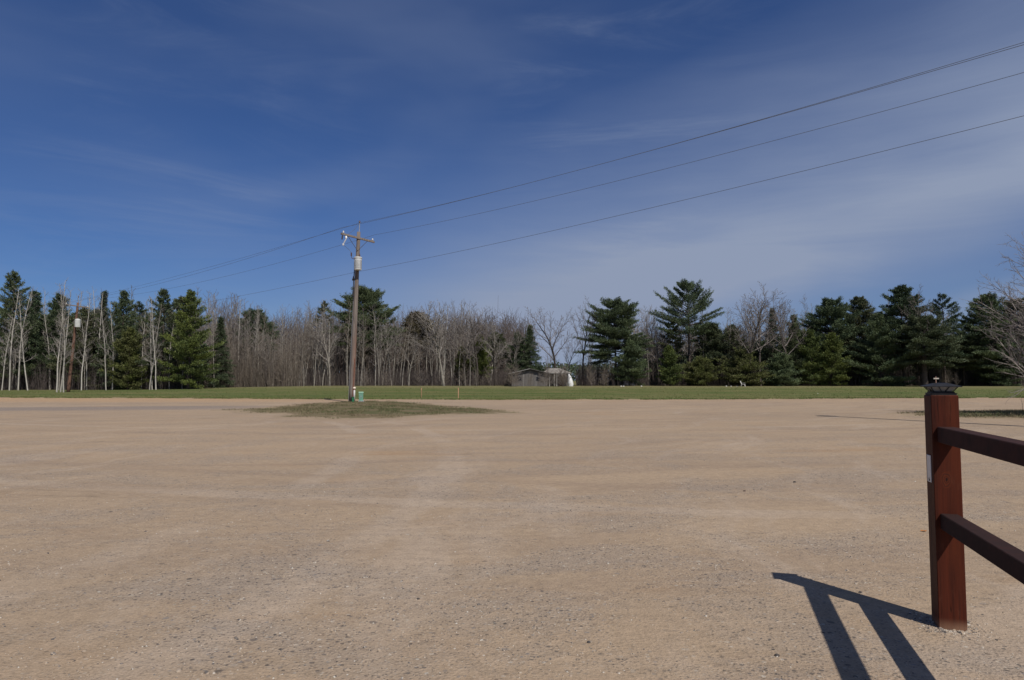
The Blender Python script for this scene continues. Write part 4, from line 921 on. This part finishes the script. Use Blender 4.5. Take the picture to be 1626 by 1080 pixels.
x_ = X(1179.5, 109); ch = empty('lawn_chair', (x_, 109, G(x_, 109)), R(62), label='white plastic lawn chair on the grass before wide bright young pine', cat='chair')
m = MB(); m.box((0, 0, .36), (.56, .56, .045), Matrix.Rotation(.08, 3, 'X').to_quaternion(), bev=.01); m.obj('seat', M_WHITE, ch)
m = MB(); m.box((0, .34, .62), (.54, .04, .62), Matrix.Rotation(-.35, 3, 'X').to_quaternion(), bev=.01); m.obj('backrest', M_WHITE, ch)
for sx in (-1, 1):
    m = MB(); m.box((sx * .31, .02, .56), (.08, .55, .035)); m.obj('armrest', M_WHITE, ch)
    for sy in (-1, 1):
        m = MB(); m.tube([(sx * .27, sy * .22, .36), (sx * .31, sy * .30, 0)], .032, 6); m.obj('leg', M_WHITE, ch)

# ------------------------------------------------------------------ guessed light pole beyond the frame, thickened so its shadow shows on the lot
fp = empty('guessed_light_pole', (16.1, 20.1, 0), 0, label='guessed unseen light pole just beyond the right edge casting the thin shadow line', cat='lamp post')
m = MB(); m.tube([(0, 0, 0), (0, 0, 9.3)], [.19, .13], 10); m.obj('pole', M_GALV, fp, smooth=True)
m = MB(); m.lathe([(.13, 9.30), (.34, 9.34), (.38, 9.50), (.2, 9.66), (.03, 9.72)], n=14); m.obj('lamp_head', M_GALV, fp, smooth=True)

# ------------------------------------------------------------------ wooden fence with post cap light
def stained():
    t = material('red_stained_timber'); p = objpos(t)
    g = t.noise(t.mapping(p, scale=(26, 26, 1.1)), 1.0, 6, .7, .4); f2 = t.noise(t.mapping(p, scale=(90, 90, 2.2)), 1.0, 3, .6)
    b = t.noise(t.mapping(p, scale=(6, 6, .9), loc=(3, 1, 0)), 1.0, 3, .6)
    col = t.mix(t.rng(g, .3, .7), (0.078, 0.016, 0.007), (0.040, 0.0095, 0.005)); col = t.mix(t.rng(b, .5, .75, 0, .6), col, (0.100, 0.022, 0.008)); col = t.mix(t.rng(f2, .55, .75, 0, .35), col, (.035, .012, .009))
    ck = t.noise(t.mapping(p, scale=(34, 34, .8), loc=(5, 2, 1)), 1.0, 3, .5, .3); crack = t.rng(t.math('ABSOLUTE', t.math('SUBTRACT', ck, .5)), .0, .012, 1, 0); crack = t.math('MULTIPLY', crack, t.rng(t.noise(t.mapping(p, scale=(3, 3, 1.5)), 1.0, 2, .5), .48, .56))
    col = t.mix(t.math('MULTIPLY', crack, .85), col, (.012, .006, .004)); wn = t.noise(t.mapping(p, scale=(14, 14, 4)), 1.0, 5, .7); col = t.mix(t.rng(wn, .56, .74, 0, .45), col, (.115, .040, .022))
    # knot on the camera-facing side
    dv = t.node('ShaderNodeVectorMath', operation='SUBTRACT'); t.put(dv.inputs[0], p); dv.inputs[1].default_value = (-.006, -.07, .835)
    dm = t.mapping(dv.outputs[0], scale=(1.35, .6, .85)); ln = t.node('ShaderNodeVectorMath', operation='LENGTH'); t.put(ln.inputs[0], dm); L_ = t.math('ADD', ln.outputs['Value'], t.math('MULTIPLY_ADD', t.noise(p, 30, 3, .6), .03, -.015))
    rings = t.math('SINE', t.math('MULTIPLY', L_, 480)); km = t.rng(L_, .030, .048, 1, 0)
    col = t.mix(t.math('MULTIPLY', km, .5), col, (.11, .024, .008)); col = t.mix(t.math('MULTIPLY', km, t.rng(rings, .1, .9, 0, .75)), col, (.035, .012, .008))
    col = t.mix(t.rng(L_, .005, .010, 1, 0), col, (.02, .008, .006))
    sp = t.node('ShaderNodeSeparateXYZ'); t.put(sp.inputs[0], p); col = t.mix(t.math('MULTIPLY', t.rng(sp.outputs[2], .0, .07, 1, 0), t.rng(b, .2, .6)), col, (.22, .12, .075))
    t.put(t.b.inputs['Base Color'], col); t.b.inputs['Roughness'].default_value = .6; t.b.inputs['Specular IOR Level'].default_value = .15
    bump(t, t.math('SUBTRACT', t.math('ADD', g, t.math('MULTIPLY', f2, .5)), t.math('MULTIPLY', crack, 1.5)), .6, .003); return t.m
M_STAIN = stained()
M_RAIL = bark_material('dark_stained_timber', (0.040, 0.014, 0.011), (0.024, 0.010, 0.008), None, 1, 14)
ang = -math.atan2(.29, .957)            # post front faces (-.29,-.957)
PW = .14
fc = (2.497, 3.987)
fence = empty('wooden_fence', (fc[0], fc[1], 0), ang, label='red brown stained timber fence with square post and two rails', cat='fence')
def fpost(y0):
    m = MB(); m.box((0, y0, .6565), (PW, PW, 1.317), bev=.006); m.box((0, y0, .6), (PW - .004, PW - .004, .3)); return m
m = MB(); m.box((0, 0, .615), (PW, PW, 1.40), bev=.005); post1 = m.obj('post', M_STAIN, fence)
m = MB(); m.box((0, 0, .615), (PW, PW, 1.40), bev=.005); p2 = m.obj('post', M_STAIN, fence, loc=(0, -2.54, 0))
for zt in (1.135, .645):
    m = MB(); m.box((0, -1.27, zt - .0445), (.089, 2.40, .089), bev=.004); m.obj('rail', M_RAIL, fence)
M_CAPM = flat_mat('black_metal_paint', (0.020, 0.020, 0.022), .6, .2, 30, .25)
tg = material('frosted_lens'); tg.b.inputs['Base Color'].default_value = (.42, .44, .44, 1); tg.b.inputs['Roughness'].default_value = .25; tg.b.inputs['Transmission Weight'].default_value = .35; M_LENS = tg.m
def cap(par, y0):
    z0 = 1.3155
    m = MB(); m.box((0, y0, z0 + .006), (.128, .128, .012), bev=.002); m.box((0, y0, z0 + .0155), (.112, .112, .007)); c_ = m.obj('post_cap', M_CAPM, par)
    zb, zt = z0 + .019, z0 + .046; hb, ht = .046, .068
    m = MB(); m.add([(sx * hb * .93, y0 + sy * hb * .93, zb) for sx, sy in ((-1, -1), (1, -1), (1, 1), (-1, 1))] + [(sx * ht * .93, y0 + sy * ht * .93, zt) for sx, sy in ((-1, -1), (1, -1), (1, 1), (-1, 1))], [(0, 1, 5, 4), (1, 2, 6, 5), (2, 3, 7, 6), (3, 0, 4, 7), (3, 2, 1, 0), (4, 5, 6, 7)]); m.obj('lens', M_LENS, c_)
    m = MB()
    for k in range(4):
        Rm = Matrix.Rotation(k * math.pi / 2, 3, 'Z'); f = lambda a, b, c: Rm @ Vector((a, b, c)) + Vector((0, y0, 0))
        m.tube([f(-hb, -hb, zb - .002), f(-ht, -ht, zt + .001)], .0032, 5)
        for s in (-1, 1): m.tube([f(s * .008, -hb, zb), f(s * .026, -ht, zt)], .0026, 4)
        m.tube([f(-hb, -hb, zb), f(hb, -hb, zb)], .003, 4)
    m.obj('lantern_frame', M_CAPM, c_)
    e = .086; m = MB(); m.add([(sx * e, y0 + sy * e, zt) for sx, sy in ((-1, -1), (1, -1), (1, 1), (-1, 1))] + [(sx * e, y0 + sy * e, zt + .005) for sx, sy in ((-1, -1), (1, -1), (1, 1), (-1, 1))] + [(sx * .036, y0 + sy * .036, zt + .021) for sx, sy in ((-1, -1), (1, -1), (1, 1), (-1, 1))],
        [(3, 2, 1, 0), (0, 1, 5, 4), (1, 2, 6, 5), (2, 3, 7, 6), (3, 0, 4, 7), (4, 5, 9, 8), (5, 6, 10, 9), (6, 7, 11, 10), (7, 4, 8, 11), (8, 9, 10, 11)]); m.obj('cap_roof', M_CAPM, c_)
    m = MB(); m.box((0, y0, zt + .0225), (.060, .060, .003)); m.obj('solar_panel', flat_mat('solar_glass', (.02, .025, .05), .12, .1, 4, .6), c_)
cap(fence, 0); cap(fence, -2.54)
pl = MB(); pl.box((-PW / 2 - .002, .005, .888), (.004, .072, .155), bev=.001); rp = pl.obj('reflector_plate', flat_mat('silver_sticker', (.55, .58, .60), .3, .08, 20, .5), fence); rp['label'] = 'silver white rectangular sticker on the left side'
pm = MB(); pm.box((-PW / 2 - .0045, .006, .826), (.001, .012, .018)); pm.box((-PW / 2 - .0045, -.006, .822), (.001, .006, .010)); pm.obj('printed_mark', M_BLACK, rp)

# fallen leaf and a few larger stones
lf = MB(); lf.add([(-.03, 0, .004), (-.012, .02, .012), (.012, .018, .006), (.035, .004, .012), (.012, -.016, .004), (-.012, -.018, .010), (0, 0, .003)], [(6, 0, 1), (6, 1, 2), (6, 2, 3), (6, 3, 4), (6, 4, 5), (6, 5, 0)])
Yl = 6.43; prop(lf.obj('fallen_leaf', flat_mat('orange_leaf', (.42, .17, .05), .7, .2, 40), loc=(3.82, Yl, 0)), label='curled orange brown leaf on the gravel left of the fence post', cat='leaf')
def pstone(px, py, s, label, c):
    Y = 1.4 * 1084 / (py - 604); rr = random.Random(int(px)); m = MB(); n = 7; V = []
    for zz, q in ((-.1, .9), (.3, 1.0), (.62, .72), (.8, .3)):
        for k in range(n): a = 2 * math.pi * k / n; g_ = q * rr.uniform(.8, 1.15); V.append((g_ * math.cos(a) * s, g_ * math.sin(a) * s * .8, zz * s))
    m.add(V, [(i * n + k, i * n + (k + 1) % n, i * n + n + (k + 1) % n, i * n + n + k) for i in range(3) for k in range(n)] + [tuple(range(3 * n, 4 * n))])
    prop(m.obj('stone', flat_mat('stone_' + str(int(px)), c, .85, .2, 40), loc=(X(px, Y), Y, 0)), label=label, cat='stone')
pstone(1257, 764, .022, 'dark stone on the open lot above the tip of the fence shadow', (.06, .05, .045))
pstone(1223, 1030, .014, 'dark stone left of the lower rail shadow', (.07, .06, .055))
pstone(1355, 934, .012, 'dark stone touching the upper edge of the fence shadow', (.05, .045, .045))
pstone(932, 1010, .012, 'dark stone on the gravel at the bottom middle', (.06, .055, .055))
pstone(667, 944, .012, 'small dark stone left of the faint scratch in the gravel', (.07, .06, .055))
pstone(1178, 778, .018, 'brown stone left of the dark stone on the open lot', (.10, .07, .055))
